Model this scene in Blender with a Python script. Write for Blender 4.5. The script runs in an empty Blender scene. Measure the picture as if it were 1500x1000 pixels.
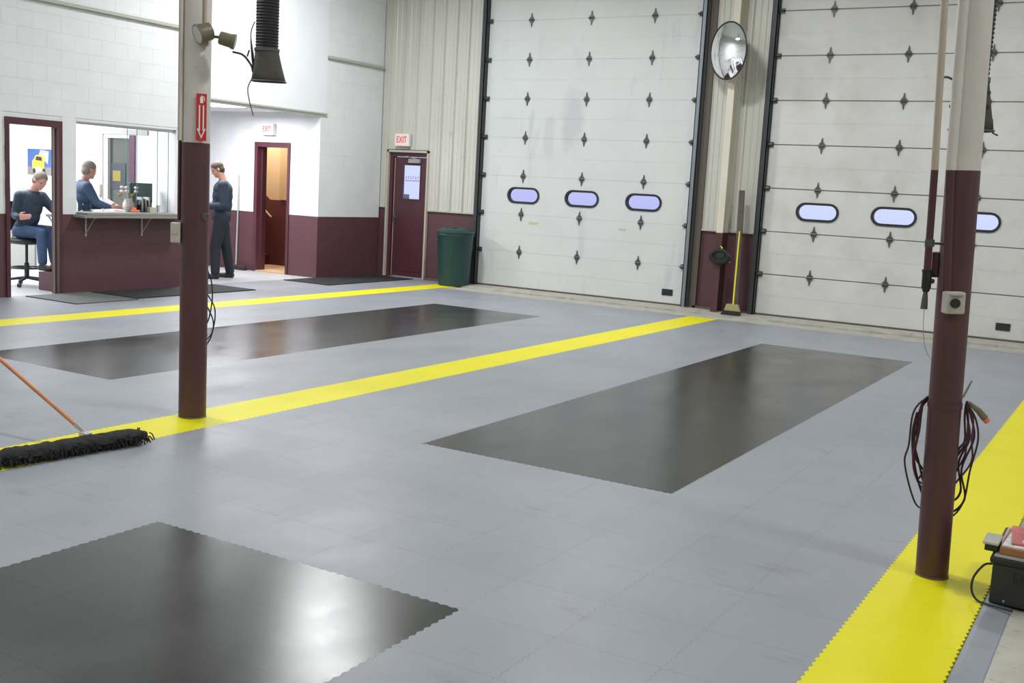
import bpy, bmesh, math, random
from mathutils import Vector, Matrix, Quaternion
from mathutils.geometry import tessellate_polygon
random.seed(7)
C = bpy.context.scene.collection
SC = bpy.context.scene
PI = math.pi
V = Vector

# ------------------------------------------------------------------ camera
cd = bpy.data.cameras.new('camera'); cam = bpy.data.objects.new('camera', cd); C.objects.link(cam)
cd.sensor_width = 36.0; cd.lens = 1585.17 / 1500 * 36.0
cd.clip_start = .05; cd.clip_end = 300
CAM = V((6.8657, -15.1968, 1.6161))
Rr = ((0.8562, 0.51377, 0.05439), (-0.11787, 0.09176, 0.98878), (-0.50301, 0.85301, -0.13912))
M = Matrix(((Rr[0][0], Rr[1][0], -Rr[2][0]), (Rr[0][1], Rr[1][1], -Rr[2][1]), (Rr[0][2], Rr[1][2], -Rr[2][2])))
cam.matrix_world = Matrix.Translation(CAM) @ M.to_4x4()
SC.camera = cam

# ------------------------------------------------------------------ world, exposure
SC.view_settings.view_transform = 'Standard'; SC.view_settings.look = 'None'
SC.view_settings.gamma = 1; SC.view_settings.use_curve_mapping = False
SC.view_settings.exposure = 0.0
w = bpy.data.worlds.new('world'); SC.world = w; w.use_nodes = True
w.node_tree.nodes['Background'].inputs[0].default_value = (.60, .66, .92, 1)
w.node_tree.nodes['Background'].inputs[1].default_value = 1.12

# ------------------------------------------------------------------ room lamps (high bay lamps, office panels)
def area_lamp(name, loc, size, power, color=(1, 1, 1), shape='DISK', rot=(0, 0, 0), size_y=None):
    d = bpy.data.lights.new(name, 'AREA'); d.shape = shape; d.size = size; d.energy = power; d.color = color
    if size_y: d.size_y = size_y
    o = bpy.data.objects.new(name, d); o.location = loc; o.rotation_euler = rot; C.objects.link(o)
    return o
BAYS = [(-2.8, -3.6, 1.22), (-1.4, -9.8, .55), (-2.4, -16.8, .7), (1.3, -3.4, .70), (.2, -9.6, .35), (1.3, -16.8, .8),
        (5.4, -3.4, .55), (4.4, -9.6, .62), (5.4, -16.8, .7), (9.6, -3.6, .5), (9.6, -11.0, .6)]
LAMP_Z = 5.25
for x, y, k in BAYS:
    area_lamp('high_bay_light', (x, y, LAMP_Z - .06), .62, 170 * k, (.975, .985, 1.0))
area_lamp('office_panel_light', (-6.9, -6.2, 2.6), 1.8, 190, (.95, .97, 1), 'RECTANGLE', size_y=1.6)
area_lamp('recess_panel_light', (-5.9, -2.9, 2.58), .6, 105, (.97, .96, 1), 'RECTANGLE', size_y=1.2)
area_lamp('stair_lamp', (-7.0, -.9, 3.0), .4, 48, (1, .84, .66))

# ------------------------------------------------------------------ materials
def mat(name, col, rough=.6, metal=0., var=.0, vscale=3., bump=0., bscale=60., spec=.5, coat=0., emit=None, es=1., dirt=None, dscale=2., dlo=.55, dhi=.75, rnd=0., stretch=(1, 1, 1), dirt_stretch=(1, 1, 1), bdist=.002, rvar=0.):
    m = bpy.data.materials.new(name); m.use_nodes = True
    nt = m.node_tree; N = nt.nodes; Lk = nt.links; b = N['Principled BSDF']
    b.inputs['Base Color'].default_value = (*col, 1); b.inputs['Roughness'].default_value = rough
    b.inputs['Metallic'].default_value = metal; b.inputs['Specular IOR Level'].default_value = spec
    b.inputs['Coat Weight'].default_value = coat
    if emit: b.inputs['Emission Color'].default_value = (*emit, 1); b.inputs['Emission Strength'].default_value = es
    geo = N.new('ShaderNodeNewGeometry')
    def pos(s):
        mp = N.new('ShaderNodeMapping'); mp.inputs['Scale'].default_value = s
        Lk.new(geo.outputs['Position'], mp.inputs['Vector']); return mp.outputs[0]
    out = None
    def rgb(c):
        r = N.new('ShaderNodeRGB'); r.outputs[0].default_value = (*c, 1); return r.outputs[0]
    cur = rgb(col)
    if var:
        n = N.new('ShaderNodeTexNoise'); n.inputs['Scale'].default_value = vscale; n.inputs['Detail'].default_value = 5
        Lk.new(pos(stretch), n.inputs['Vector'])
        mr = N.new('ShaderNodeMapRange'); mr.inputs['From Min'].default_value = .3; mr.inputs['From Max'].default_value = .7
        mr.inputs['To Min'].default_value = 1 - var; mr.inputs['To Max'].default_value = 1 + var
        Lk.new(n.outputs['Fac'], mr.inputs['Value'])
        vm = N.new('ShaderNodeVectorMath'); vm.operation = 'SCALE'
        Lk.new(cur, vm.inputs[0]); Lk.new(mr.outputs[0], vm.inputs['Scale']); cur = vm.outputs[0]
    if rnd:
        oi = N.new('ShaderNodeObjectInfo')
        mr = N.new('ShaderNodeMapRange'); mr.inputs['To Min'].default_value = 1 - rnd; mr.inputs['To Max'].default_value = 1 + rnd
        Lk.new(oi.outputs['Random'], mr.inputs['Value'])
        vm = N.new('ShaderNodeVectorMath'); vm.operation = 'SCALE'
        Lk.new(cur, vm.inputs[0]); Lk.new(mr.outputs[0], vm.inputs['Scale']); cur = vm.outputs[0]
    if dirt:
        n = N.new('ShaderNodeTexNoise'); n.inputs['Scale'].default_value = dscale; n.inputs['Detail'].default_value = 8; n.inputs['Roughness'].default_value = .65
        Lk.new(pos(dirt_stretch), n.inputs['Vector'])
        mr = N.new('ShaderNodeMapRange'); mr.inputs['From Min'].default_value = dlo; mr.inputs['From Max'].default_value = dhi
        Lk.new(n.outputs['Fac'], mr.inputs['Value'])
        mx = N.new('ShaderNodeMix'); mx.data_type = 'RGBA'
        Lk.new(mr.outputs[0], mx.inputs[0]); Lk.new(cur, mx.inputs[6]); Lk.new(rgb(dirt), mx.inputs[7]); cur = mx.outputs[2]
    if cur is not None: Lk.new(cur, b.inputs['Base Color'])
    if rvar:
        n = N.new('ShaderNodeTexNoise'); n.inputs['Scale'].default_value = 1.7; n.inputs['Detail'].default_value = 4; n.inputs['Roughness'].default_value = .6
        Lk.new(pos((1, .55, 1)), n.inputs['Vector'])
        mr = N.new('ShaderNodeMapRange'); mr.inputs['From Min'].default_value = .35; mr.inputs['From Max'].default_value = .68
        mr.inputs['To Min'].default_value = rough; mr.inputs['To Max'].default_value = rough + rvar
        Lk.new(n.outputs['Fac'], mr.inputs['Value']); Lk.new(mr.outputs[0], b.inputs['Roughness'])
    if bump:
        n = N.new('ShaderNodeTexNoise'); n.inputs['Scale'].default_value = bscale; n.inputs['Detail'].default_value = 3
        Lk.new(pos(stretch), n.inputs['Vector'])
        bp = N.new('ShaderNodeBump'); bp.inputs['Strength'].default_value = bump; bp.inputs['Distance'].default_value = bdist
        Lk.new(n.outputs['Fac'], bp.inputs['Height']); Lk.new(bp.outputs[0], b.inputs['Normal'])
    return m

m_wall = mat('white_block_paint', (.72, .74, .755), .55, var=.03, bump=.3, bscale=90)
m_maroon = mat('maroon_block_paint', (.100, .040, .050), .5, var=.06, bump=.25, bscale=90)
m_mframe = mat('maroon_gloss_paint', (.082, .026, .036), .38, var=.08)
m_pole_m = mat('pole_maroon', (.080, .032, .033), .42, var=.12, vscale=6, stretch=(1, 1, .3))
m_pole_w = mat('pole_offwhite', (.62, .58, .54), .5, var=.05, vscale=8, dirt=(.35, .28, .22), dscale=9, dlo=.66, dhi=.8)
m_tan = mat('tan_conduit', (.50, .42, .34), .5, var=.08)
m_drywall = mat('drywall_white', (.80, .80, .82), .7, var=.01)
m_soffit = mat('soffit_paint', (.74, .77, .79), .6, var=.02)
m_trim = mat('olive_trim', (.42, .42, .36), .5)
m_gtile = mat('grey_tile', (.245, .262, .292), .36, var=.05, vscale=1.3, bump=.25, bscale=260, dirt=(.155, .165, .175), dscale=3.2, dlo=.60, dhi=.82, rnd=.012, dirt_stretch=(.6, 1.5, 1), bdist=.0012, rvar=.14)
m_btile = mat('black_tile', (.024, .026, .024), .18, var=.12, vscale=2, bump=.3, bscale=200, dirt=(.036, .038, .035), dscale=2.2, dlo=.5, dhi=.8, rnd=.05, spec=.5, bdist=.0012, rvar=.09)
m_ytile = mat('yellow_tile', (.70, .64, .010), .45, var=.03, vscale=2, bump=.25, bscale=260, dirt=(.42, .40, .05), dscale=5, dlo=.68, dhi=.85, rnd=.01, bdist=.0012, spec=.16)
m_conc = mat('bare_concrete', (.40, .385, .33), .75, var=.15, vscale=5, bump=.3, bscale=40, dirt=(.10, .095, .08), dscale=7, dlo=.60, dhi=.72, dirt_stretch=(1, 1.8, 1))
m_door1 = mat('overhead_door_white', (.62, .645, .635), .45, var=.03, vscale=1.5, dirt=(.50, .52, .53), dscale=1.3, dlo=.58, dhi=.75, dirt_stretch=(2.2, 1, .5))
m_door2 = mat('overhead_door_aged', (.62, .62, .60), .5, var=.05, vscale=2, dirt=(.50, .49, .43), dscale=1.8, dlo=.5, dhi=.8)
m_seam = mat('door_seam_dirt', (.30, .27, .25), .7)
m_seam1 = mat('door_seam_clean', (.56, .58, .57), .7)
m_black = mat('black_rubber', (.016, .017, .018), .5)
m_dsteel = mat('dark_hinge_steel', (.10, .105, .10), .45, metal=.5)
m_track = mat('track_galvanised', (.26, .30, .34), .4, metal=.6)
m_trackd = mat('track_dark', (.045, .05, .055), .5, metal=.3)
m_jamb = mat('jamb_brown', (.10, .085, .07), .6)
m_siding = mat('metal_siding', (.58, .575, .52), .42, metal=.1, var=.05, vscale=4, stretch=(1, 1, .15), dirt=(.40, .395, .35), dscale=3, dlo=.62, dhi=.8)
m_chrome = mat('convex_mirror', (.92, .92, .92), .03, metal=1)
m_steel = mat('bright_steel', (.6, .6, .6), .3, metal=1)
m_green = mat('dark_green_plastic', (.010, .046, .042), .45, var=.1)
m_wood = mat('orange_wood_handle', (.45, .17, .06), .45, var=.1, vscale=10)
m_yplast = mat('yellow_plastic', (.80, .70, .02), .4)
m_straw = mat('broom_straw', (.38, .34, .16), .8, bump=.6, bscale=200)
m_plank = mat('dark_weathered_rubber', (.10, .08, .07), .8, var=.2, vscale=8)
m_fabric = mat('grey_canvas', (.085, .078, .068), .85, var=.15, vscale=14)
m_hose = mat('black_corrugated', (.018, .018, .018), .6)
m_mop = mat('mop_yarn_black', (.012, .012, .012), .9, bump=.8, bscale=120, bdist=.01)
m_red = mat('sign_red', (.55, .025, .025), .4)
m_white = mat('sign_white', (.80, .80, .78), .45)
m_exitw = mat('exit_face', (.75, .66, .63), .5, emit=(1, .80, .74), es=.16)
m_exitr = mat('exit_letter', (.70, .02, .02), .5, emit=(1, .03, .03), es=.12)
m_beige = mat('beige_enamel', (.50, .47, .40), .4)
m_olive = mat('olive_brown_metal', (.17, .14, .09), .45, var=.1)
m_lens = mat('lamp_lens_face', (.55, .52, .50), .25)
m_stair_t = mat('tan_wall', (.58, .43, .27), .7)
m_stair_m = mat('stair_maroon', (.10, .025, .028), .6)
m_floorwood = mat('tan_threshold', (.50, .34, .20), .6)
m_concf = mat('office_floor', (.42, .43, .44), .4, var=.05)
m_ceil = mat('ceiling_white', (.74, .76, .76), .8)
m_roomw = mat('far_wall_white', (.62, .64, .64), .7)
m_mat = mat('black_mat', (.011, .012, .012), .85, bump=.5, bscale=200)
m_matg = mat('grey_mat', (.10, .105, .105), .8, var=.1)
m_skin = mat('skin', (.50, .25, .18), .5)
m_navy = mat('navy_cloth', (.022, .035, .058), .8, var=.15, vscale=12)
m_navy2 = mat('blue_work_shirt', (.035, .065, .12), .8, var=.12, vscale=12)
m_dark = mat('dark_trousers', (.014, .018, .026), .85)
m_jean = mat('blue_jeans', (.035, .07, .14), .8, var=.15, vscale=14)
m_shoe = mat('dark_leather', (.02, .016, .014), .4)
m_hairg = mat('grey_hair', (.19, .16, .13), .8, bump=.5, bscale=250)
m_hairb = mat('brown_grey_hair', (.065, .048, .033), .8, bump=.5, bscale=250)
m_chair = mat('black_vinyl', (.015, .015, .016), .45)
m_paper = mat('white_paper', (.80, .80, .80), .8)
m_counter = mat('counter_laminate', (.26, .25, .24), .4)
m_screen = mat('dark_teal_screen', (.025, .06, .055), .2)
m_orange = mat('orange_print', (.75, .20, .10), .5)
m_pink = mat('pale_pink', (.75, .62, .62), .6)
m_cart = mat('orange_brown_carton', (.36, .16, .05), .7)
m_grey = mat('grey_plastic', (.35, .35, .34), .5)
m_boxblk = mat('charger_black', (.025, .026, .028), .5)
m_cable = mat('maroon_black_cable', (.035, .012, .018), .45)
m_cabler = mat('maroon_cable', (.11, .018, .045), .45)
m_pblue = mat('poster_blue', (.04, .10, .32), .5)
m_pgrey = mat('poster_ground', (.20, .18, .17), .5)
m_pyel = mat('poster_yellow', (.75, .50, .03), .5)
m_purple = mat('door_stop_purple', (.075, .022, .050), .5)
m_dglass = mat('dark_interior_glass', (.05, .06, .05), .15)
m_lampg = mat('lamp_glow', (1, 1, 1), .5, emit=(1, 1, 1), es=4)

def smudge(m, c, r, col, amt):
    """a worn grey smudge of its own shape on a surface"""
    nt = m.node_tree; N = nt.nodes; Lk = nt.links; b = N['Principled BSDF']; src = b.inputs['Base Color'].links[0].from_socket
    g = N.new('ShaderNodeNewGeometry'); sub = N.new('ShaderNodeVectorMath'); sub.operation = 'SUBTRACT'; sub.inputs[1].default_value = c
    dv = N.new('ShaderNodeVectorMath'); dv.operation = 'DIVIDE'; dv.inputs[1].default_value = r
    ln = N.new('ShaderNodeVectorMath'); ln.operation = 'LENGTH'
    Lk.new(g.outputs['Position'], sub.inputs[0]); Lk.new(sub.outputs[0], dv.inputs[0]); Lk.new(dv.outputs[0], ln.inputs[0])
    n = N.new('ShaderNodeTexNoise'); n.inputs['Scale'].default_value = 5; n.inputs['Detail'].default_value = 4; Lk.new(g.outputs['Position'], n.inputs['Vector'])
    ad = N.new('ShaderNodeMath'); ad.operation = 'ADD'; Lk.new(ln.outputs['Value'], ad.inputs[0]); Lk.new(n.outputs['Fac'], ad.inputs[1])
    mr = N.new('ShaderNodeMapRange'); mr.inputs['From Min'].default_value = 1.0; mr.inputs['From Max'].default_value = 1.5; mr.inputs['To Min'].default_value = amt; mr.inputs['To Max'].default_value = 0
    Lk.new(ad.outputs[0], mr.inputs['Value'])
    mx = N.new('ShaderNodeMix'); mx.data_type = 'RGBA'; mx.inputs[7].default_value = (*col, 1)
    Lk.new(mr.outputs[0], mx.inputs[0]); Lk.new(src, mx.inputs[6]); Lk.new(mx.outputs[2], b.inputs['Base Color'])
smudge(m_door1, (-1.22, 0, 2.75), (.24, 1, .55), (.47, .47, .50), .6)
smudge(m_door1, (-1.62, 0, 2.45), (.13, 1, .45), (.50, .51, .51), .5)
def glass(name, col, rough, alpha_mix=None):
    m = bpy.data.materials.new(name); m.use_nodes = True; b = m.node_tree.nodes['Principled BSDF']
    b.inputs['Base Color'].default_value = (*col, 1); b.inputs['Roughness'].default_value = rough
    b.inputs['Transmission Weight'].default_value = 1; b.inputs['IOR'].default_value = 1.08
    return m
m_pane = glass('scratched_acrylic', (.78, .76, .93), .25)
m_pane2 = glass('hazy_acrylic', (.97, .98, 1), .25)
m_clear = glass('clear_glass', (.95, .99, .98), .0)
m_tedge = mat('teal_glass_edge', (.12, .28, .27), .2)
m_acryl = glass('clear_plastic', (.85, .88, .92), .15)

# ------------------------------------------------------------------ mesh helpers
def tag(o, label=None, cat=None, group=None, kind=None):
    if label: o['label'] = label
    if cat: o['category'] = cat
    if group: o['group'] = group
    if kind: o['kind'] = kind
    return o
def empty(name, loc=(0, 0, 0), label=None, cat=None, group=None, kind=None, rot=0):
    o = bpy.data.objects.new(name, None); o.empty_display_size = .1; C.objects.link(o); o.location = loc; o.rotation_euler = (0, 0, rot)
    return tag(o, label, cat, group, kind)
def obj(name, bm, mats, parent=None, smooth=False, label=None, cat=None, group=None, kind=None, loc=None, recalc=True):
    """world-space mesh; if parent is given the geometry is stored relative to the parent's origin"""
    if recalc: bmesh.ops.recalc_face_normals(bm, faces=bm.faces[:])
    me = bpy.data.meshes.new(name)
    o = bpy.data.objects.new(name, me); C.objects.link(o)
    off = V((0, 0, 0))
    if parent is not None:
        o.parent = parent
        p = parent
        while p is not None:
            off += p.location; p = p.parent
    if loc is not None:
        off2 = V(loc) - off; o.location = off2; off = V(loc)
    if off.length: bmesh.ops.translate(bm, verts=bm.verts[:], vec=-off)
    if smooth:
        for f in bm.faces: f.smooth = True
    bm.to_mesh(me); bm.free()
    for m in (mats if isinstance(mats, (list, tuple)) else [mats]): me.materials.append(m)
    if smooth and smooth != 'all':
        try: me.set_sharp_from_angle(angle=math.radians(40))
        except Exception: pass
    return tag(o, label, cat, group, kind)
def nb(): return bmesh.new()
def box(bm, a, b, mi=0, bev=0.):
    x0, x1 = sorted((a[0], b[0])); y0, y1 = sorted((a[1], b[1])); z0, z1 = sorted((a[2], b[2]))
    vs = [bm.verts.new(p) for p in ((x0, y0, z0), (x1, y0, z0), (x1, y1, z0), (x0, y1, z0), (x0, y0, z1), (x1, y0, z1), (x1, y1, z1), (x0, y1, z1))]
    fs = [bm.faces.new([vs[i] for i in q]) for q in ((0, 3, 2, 1), (4, 5, 6, 7), (0, 1, 5, 4), (1, 2, 6, 5), (2, 3, 7, 6), (3, 0, 4, 7))]
    for f in fs: f.material_index = mi
    if bev:
        es = list({e for f in fs for e in f.edges})
        r = bmesh.ops.bevel(bm, geom=es, offset=bev, segments=2, profile=.5, affect='EDGES')
        for f in r['faces']: f.material_index = mi
    return bm
def bx(a, b, bev=0.): return box(nb(), a, b, 0, bev)
def frame(d):
    d = V(d).normalized(); u = d.orthogonal().normalized()
    if abs(d.z) < .9: u = d.cross(V((0, 0, 1))).normalized()
    return d, u, d.cross(u).normalized()
def tube(bm, pts, r, n=8, mi=0, cap=True, ry=None):
    pts = [V(p) for p in pts]; rings = []
    rs = r if isinstance(r, (list, tuple)) else [r] * len(pts)
    u = None
    for i, p in enumerate(pts):
        d = (pts[min(i + 1, len(pts) - 1)] - pts[max(i - 1, 0)])
        if d.length < 1e-9: d = V((0, 0, 1))
        d.normalize()
        if u is None: _, u, v = frame(d)
        else:
            u = (u - d * u.dot(d)); u = u.normalized() if u.length > 1e-6 else frame(d)[1]; v = d.cross(u)
        rings.append([bm.verts.new(p + u * math.cos(2 * PI * k / n) * rs[i] + v * math.sin(2 * PI * k / n) * rs[i]) for k in range(n)])
    for a, b in zip(rings, rings[1:]):
        for k in range(n):
            f = bm.faces.new((a[k], a[(k + 1) % n], b[(k + 1) % n], b[k])); f.material_index = mi
    if cap:
        f = bm.faces.new(rings[0][::-1]); f.material_index = mi
        f = bm.faces.new(rings[-1]); f.material_index = mi
    return bm
def cyl(a, b, r, n=16, r2=None): return tube(nb(), [a, b], [r, r if r2 is None else r2], n)
def lathe(bm, c, prof, n=24, mi=0, sx=1, sy=1):
    rings = []
    for r, z in prof:
        rings.append([bm.verts.new((c[0] + sx * max(r, 1e-4) * math.cos(2 * PI * k / n), c[1] + sy * max(r, 1e-4) * math.sin(2 * PI * k / n), c[2] + z)) for k in range(n)])
    for a, b in zip(rings, rings[1:]):
        for k in range(n):
            f = bm.faces.new((a[k], a[(k + 1) % n], b[(k + 1) % n], b[k])); f.material_index = mi
    f = bm.faces.new(rings[0][::-1]); f.material_index = mi
    f = bm.faces.new(rings[-1]); f.material_index = mi
    return bm
def xf(bm, m): bmesh.ops.transform(bm, matrix=m, verts=bm.verts[:]); return bm
def join(*bms):
    out = nb()
    for b in bms:
        me = bpy.data.meshes.new('t'); b.to_mesh(me); b.free(); out.from_mesh(me); bpy.data.meshes.remove(me)
    return out
def prism(bm, outline, axis, a, b, mi=0, holes=()):
    """outline in the 2 remaining axes, extruded from a to b along axis"""
    def P(p, t):
        l = [p[0], p[1]]; l.insert(axis, t); return V(l)
    loops = [list(outline)] + [list(h) for h in holes]
    tris = tessellate_polygon([[V((p[0], p[1], 0)) for p in lp] for lp in loops])
    flat = [p for lp in loops for p in lp]
    va = [bm.verts.new(P(p, a)) for p in flat]; vb = [bm.verts.new(P(p, b)) for p in flat]
    for t in tris:
        for vv in (va, vb):
            try: bm.faces.new([vv[i] for i in t]).material_index = mi
            except ValueError: pass
    k = 0
    for lp in loops:
        n = len(lp)
        for i in range(n):
            j = (i + 1) % n
            bm.faces.new((va[k + i], va[k + j], vb[k + j], vb[k + i])).material_index = mi
        k += n
    return bm
def slot(cx, cz, w, h, n=8):
    r = h / 2; out = []
    for s, a0 in ((1, -PI / 2), (-1, PI / 2)):
        for k in range(n + 1):
            a = a0 + PI * k / n
            out.append((cx + s * (w / 2 - r) + r * math.cos(a), cz + r * math.sin(a)))
    return out
def text_mesh(txt, size, depth):
    cu = bpy.data.curves.new('txt', 'FONT'); cu.body = txt; cu.size = size; cu.extrude = depth; cu.align_x = 'CENTER'; cu.align_y = 'CENTER'; cu.resolution_u = 2
    o = bpy.data.objects.new('txt', cu); C.objects.link(o)
    me = bpy.data.meshes.new_from_object(o); bpy.data.objects.remove(o)
    bm = nb(); bm.from_mesh(me); bpy.data.meshes.remove(me); return bm

# ------------------------------------------------------------------ floor
T = .4215; X0 = 1.3339; Y0 = -2.9818
sl = bx((-5.15, -24, -.2), (12.2, 0.4, -.012))
floor = obj('floor', sl, m_conc, label='shop floor of grey, black and yellow interlocking tiles over concrete', cat='floor', kind='structure')
def tile_bm(sy=1., teeth=9, d=.011, g=.00035):
    bm = nb(); L = T - 0; pts = []
    def side(n): return [((i + .5) / (2 * n), (d if i % 2 else 0)) for i in range(2 * n)]
    s = side(teeth)
    bot = [(u * L, o) for u, o in s]; right = [(L + o, u * L) for u, o in s]
    top = [(u * L, L + o) for u, o in s][::-1]; left = [(o, u * L) for u, o in s][::-1]
    ring = [(g, g)] + [(x, y + g) for x, y in bot] + [(L - g, g)] + [(x - g, y) for x, y in right] + [(L - g, L - g)] + [(x, y - g) for x, y in top] + [(g, L - g)] + [(x + g, y) for x, y in left]
    a = [bm.verts.new((x, y * sy, 0)) for x, y in ring]; b = [bm.verts.new((x, y * sy, -.011)) for x, y in ring]
    bm.faces.new(a)
    n = len(ring)
    for i in range(n): bm.faces.new((a[(i + 1) % n], a[i], b[i], b[(i + 1) % n]))
    return bm
def tile_mesh(name, sy, m):
    bm = tile_bm(sy); me = bpy.data.meshes.new(name); bm.normal_update(); bm.to_mesh(me); bm.free(); me.materials.append(m); return me
ME = {(c, s): tile_mesh(c, s, m) for c, m in (('grey_tile', m_gtile), ('black_tile', m_btile), ('yellow_tile', m_ytile)) for s in (1., .70)}
# row j occupies Y0+j*T .. ; col i occupies X0+i*T
tiles = {'grey_tile': [], 'black_tile': [], 'yellow_tile': []}
SLOPE = M.transposed()
def in_view(x, y, z=0, mg=60):
    d = M.transposed() @ (V((x, y, z)) - CAM)
    if d.z > -.1: return False
    px = 750 + 1585.17 * d.x / -d.z; py = 500 - 1585.17 * d.y / -d.z
    return -mg < px < 1500 + mg and -mg < py < 1000 + mg
for i in range(-15, 12):
    for j in range(-40, 7):
        x = X0 + i * T; y = Y0 + j * T; sy = 1.
        if i >= -10:
            if j > 4: continue
            if j == 4: sy = .70
        elif j > 6: continue
        elif j == 6: sy = .70
        c = 'grey_tile'
        if i in (0, 11, -11): c = 'yellow_tile'
        elif i in (4, 5, 6, 7, -7, -6, -5, -4) and (-16 <= j < 0 or -37 <= j < -21): c = 'black_tile'
        elif i in (4, 5, 6, 7, -7, -6, -5, -4) and j < -37: pass
        if i in (-7, -6, -5, -4) and -21 <= j < -16: c = 'grey_tile'
        tiles[c].append(((V((x + T / 2, y + T / 2, 0)) - CAM).length, x, y, sy))
for c, L in tiles.items():
    vis = sorted(t for t in L if in_view(t[1] + T / 2, t[2] + T / 2)); hid = [t for t in L if not in_view(t[1] + T / 2, t[2] + T / 2)]
    for d, x, y, sy in vis[:300]:
        o = bpy.data.objects.new(c, ME[(c, sy)]); C.objects.link(o); o.parent = floor; o.location = (x, y, 0)
    rest = vis[300:] + hid
    if rest:
        bm = nb()
        for d, x, y, sy in rest:
            k = len(bm.verts); bm.from_mesh(ME[(c, sy)]); bm.verts.ensure_lookup_table()
            for v in bm.verts[k:]: v.co.x += x; v.co.y += y
        obj(c + 's', bm, (m_gtile, m_btile, m_ytile)[('grey_tile', 'black_tile', 'yellow_tile').index(c)], floor, kind='stuff', recalc=False)
# recess / office floor
obj('side_floor', bx((-9.3, -9.0, -.2), (-5.0, 0.2, -.001)), m_concf, floor)
# bevelled grey border ramp beside the right stripe
xr = X0 + 12 * T
bm = nb(); prism(bm, [(xr + .012, 0), (xr + .012, -.011), (xr + .12, -.0119), (xr + .115, -.009), (xr + .03, 0)], 1, -22, Y0 + 4.7 * T)
obj('border_ramp', bm, m_gtile, floor)
# sawtooth of the border ramp that bites into the yellow stripe
# sill strip in front of the overhead doors (a low concrete kerb with a brown edge)
bm = nb()
for a, b in ((-2.88, 5.8),):
    prism(bm, [(-.5, -.012), (-.5, .012), (-.12, .02), (.02, .02), (.02, -.012)], 0, a, b)
sill = obj('door_sill', bm, m_conc, floor)

# ------------------------------------------------------------------ walls
def near_sorted(L): return sorted(L, key=lambda t: t[0])
def block_mesh(ax, w, h, m, dep=.02, ch=.0012, g=.0005):
    """block facing +x (ax=0) or -y (ax=1); origin at lower corner of the face"""
    bm = nb()
    def P(u, v, d): return (d, u, v) if ax == 0 else (u, -d, v)
    o = [(g, g), (w - g, g), (w - g, h - g), (g, h - g)]; i = [(g + ch, g + ch), (w - g - ch, g + ch), (w - g - ch, h - g - ch), (g + ch, h - g - ch)]
    b0 = [bm.verts.new(P(u, v, -dep)) for u, v in o]; b1 = [bm.verts.new(P(u, v, -ch * .45)) for u, v in o]; f = [bm.verts.new(P(u, v, 0)) for u, v in i]
    bm.faces.new(f)
    for k in range(4):
        n = (k + 1) % 4
        bm.faces.new((b1[k], b1[n], f[n], f[k])); bm.faces.new((b0[k], b0[n], b1[n], b1[k]))
    bmesh.ops.recalc_face_normals(bm, faces=bm.faces[:])
    # face normals must point outward
    me = bpy.data.meshes.new('concrete_block'); bm.to_mesh(me); bm.free(); me.materials.append(m); return me
BC = {}
def block_wall(name, ax, plane, u0, u1, z1, holes, label, split=1.0, z0=0., core_t=.10, zmax_parts=5):
    """core slab plus block parts. holes: (ua,ub,za,zb)"""
    # core built of boxes around the holes
    us = sorted({u0, u1, *[h[0] for h in holes], *[h[1] for h in holes]}); zs = sorted({z0, z1, split, *[h[2] for h in holes], *[h[3] for h in holes]})
    zs = [z for z in zs if z0 <= z <= z1]; us = [u for u in us if u0 <= u <= u1]
    bm = nb()
    for a, b in zip(us, us[1:]):
        for c, d in zip(zs, zs[1:]):
            um, zm = (a + b) / 2, (c + d) / 2
            if any(h[0] < um < h[1] and h[2] < zm < h[3] for h in holes): continue
            mi = 0 if zm > split else 1
            if ax == 0: box(bm, (plane - core_t, a, c), (plane - .006, b, d), mi)
            else: box(bm, (a, plane + .006, c), (b, plane + core_t, d), mi)
    root = obj(name, bm, [m_wall, m_maroon], label=label, cat='wall', kind='structure')
    L = []
    nz = int(round((z1 - z0) / .2))
    for k in range(nz):
        za, zb = z0 + k * .2, z0 + (k + 1) * .2
        off = .2 if k % 2 else 0.
        u = u0 - off
        while u < u1 - 1e-6:
            spans = [(max(u, u0), min(u + .4, u1))]
            for h in holes:
                if h[2] < (za + zb) / 2 < h[3]:
                    ns = []
                    for a, b in spans:
                        if h[1] <= a or h[0] >= b: ns.append((a, b)); continue
                        if h[0] > a: ns.append((a, h[0]))
                        if h[1] < b: ns.append((h[1], b))
                    spans = ns
            for a, b in spans:
                if b - a > .03:
                    m = m_wall if za >= split - .01 else m_maroon
                    c = V((plane, (a + b) / 2, za + .1)) if ax == 0 else V(((a + b) / 2, plane, za + .1))
                    L.append(((c - CAM).length, a, b - a, za, m, in_view(*c)))
            u += .4
    L.sort(key=lambda t: (not t[5], t[0]))
    bm = nb()
    for idx, (d, a, wd, za, m, vis) in enumerate(L):
        key = (ax, round(wd, 3), m.name)
        if key not in BC: BC[key] = block_mesh(ax, wd, .2, m)
        if vis and idx < 300:
            o = bpy.data.objects.new('concrete_block', BC[key]); C.objects.link(o); o.parent = root
            o.location = (plane, a, za) if ax == 0 else (a, plane, za)
        else:
            k = len(bm.verts); bm.from_mesh(BC[key]); bm.verts.ensure_lookup_table(); bm.faces.ensure_lookup_table()
            for v in bm.verts[k:]: v.co += V((plane, a, za) if ax == 0 else (a, plane, za))
            for f in bm.faces[-9:]: f.material_index = 0 if m == m_wall else 1
    if len(bm.verts): obj('concrete_blocks', bm, [m_wall, m_maroon], root, kind='stuff', recalc=False)
    else: bm.free()
    return root
XW = -4.95; YR = -1.6
DL0, DL1 = -7.17, -6.40      # office doorway frame outer
W0, W1 = -6.20, -4.56        # service window
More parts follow.
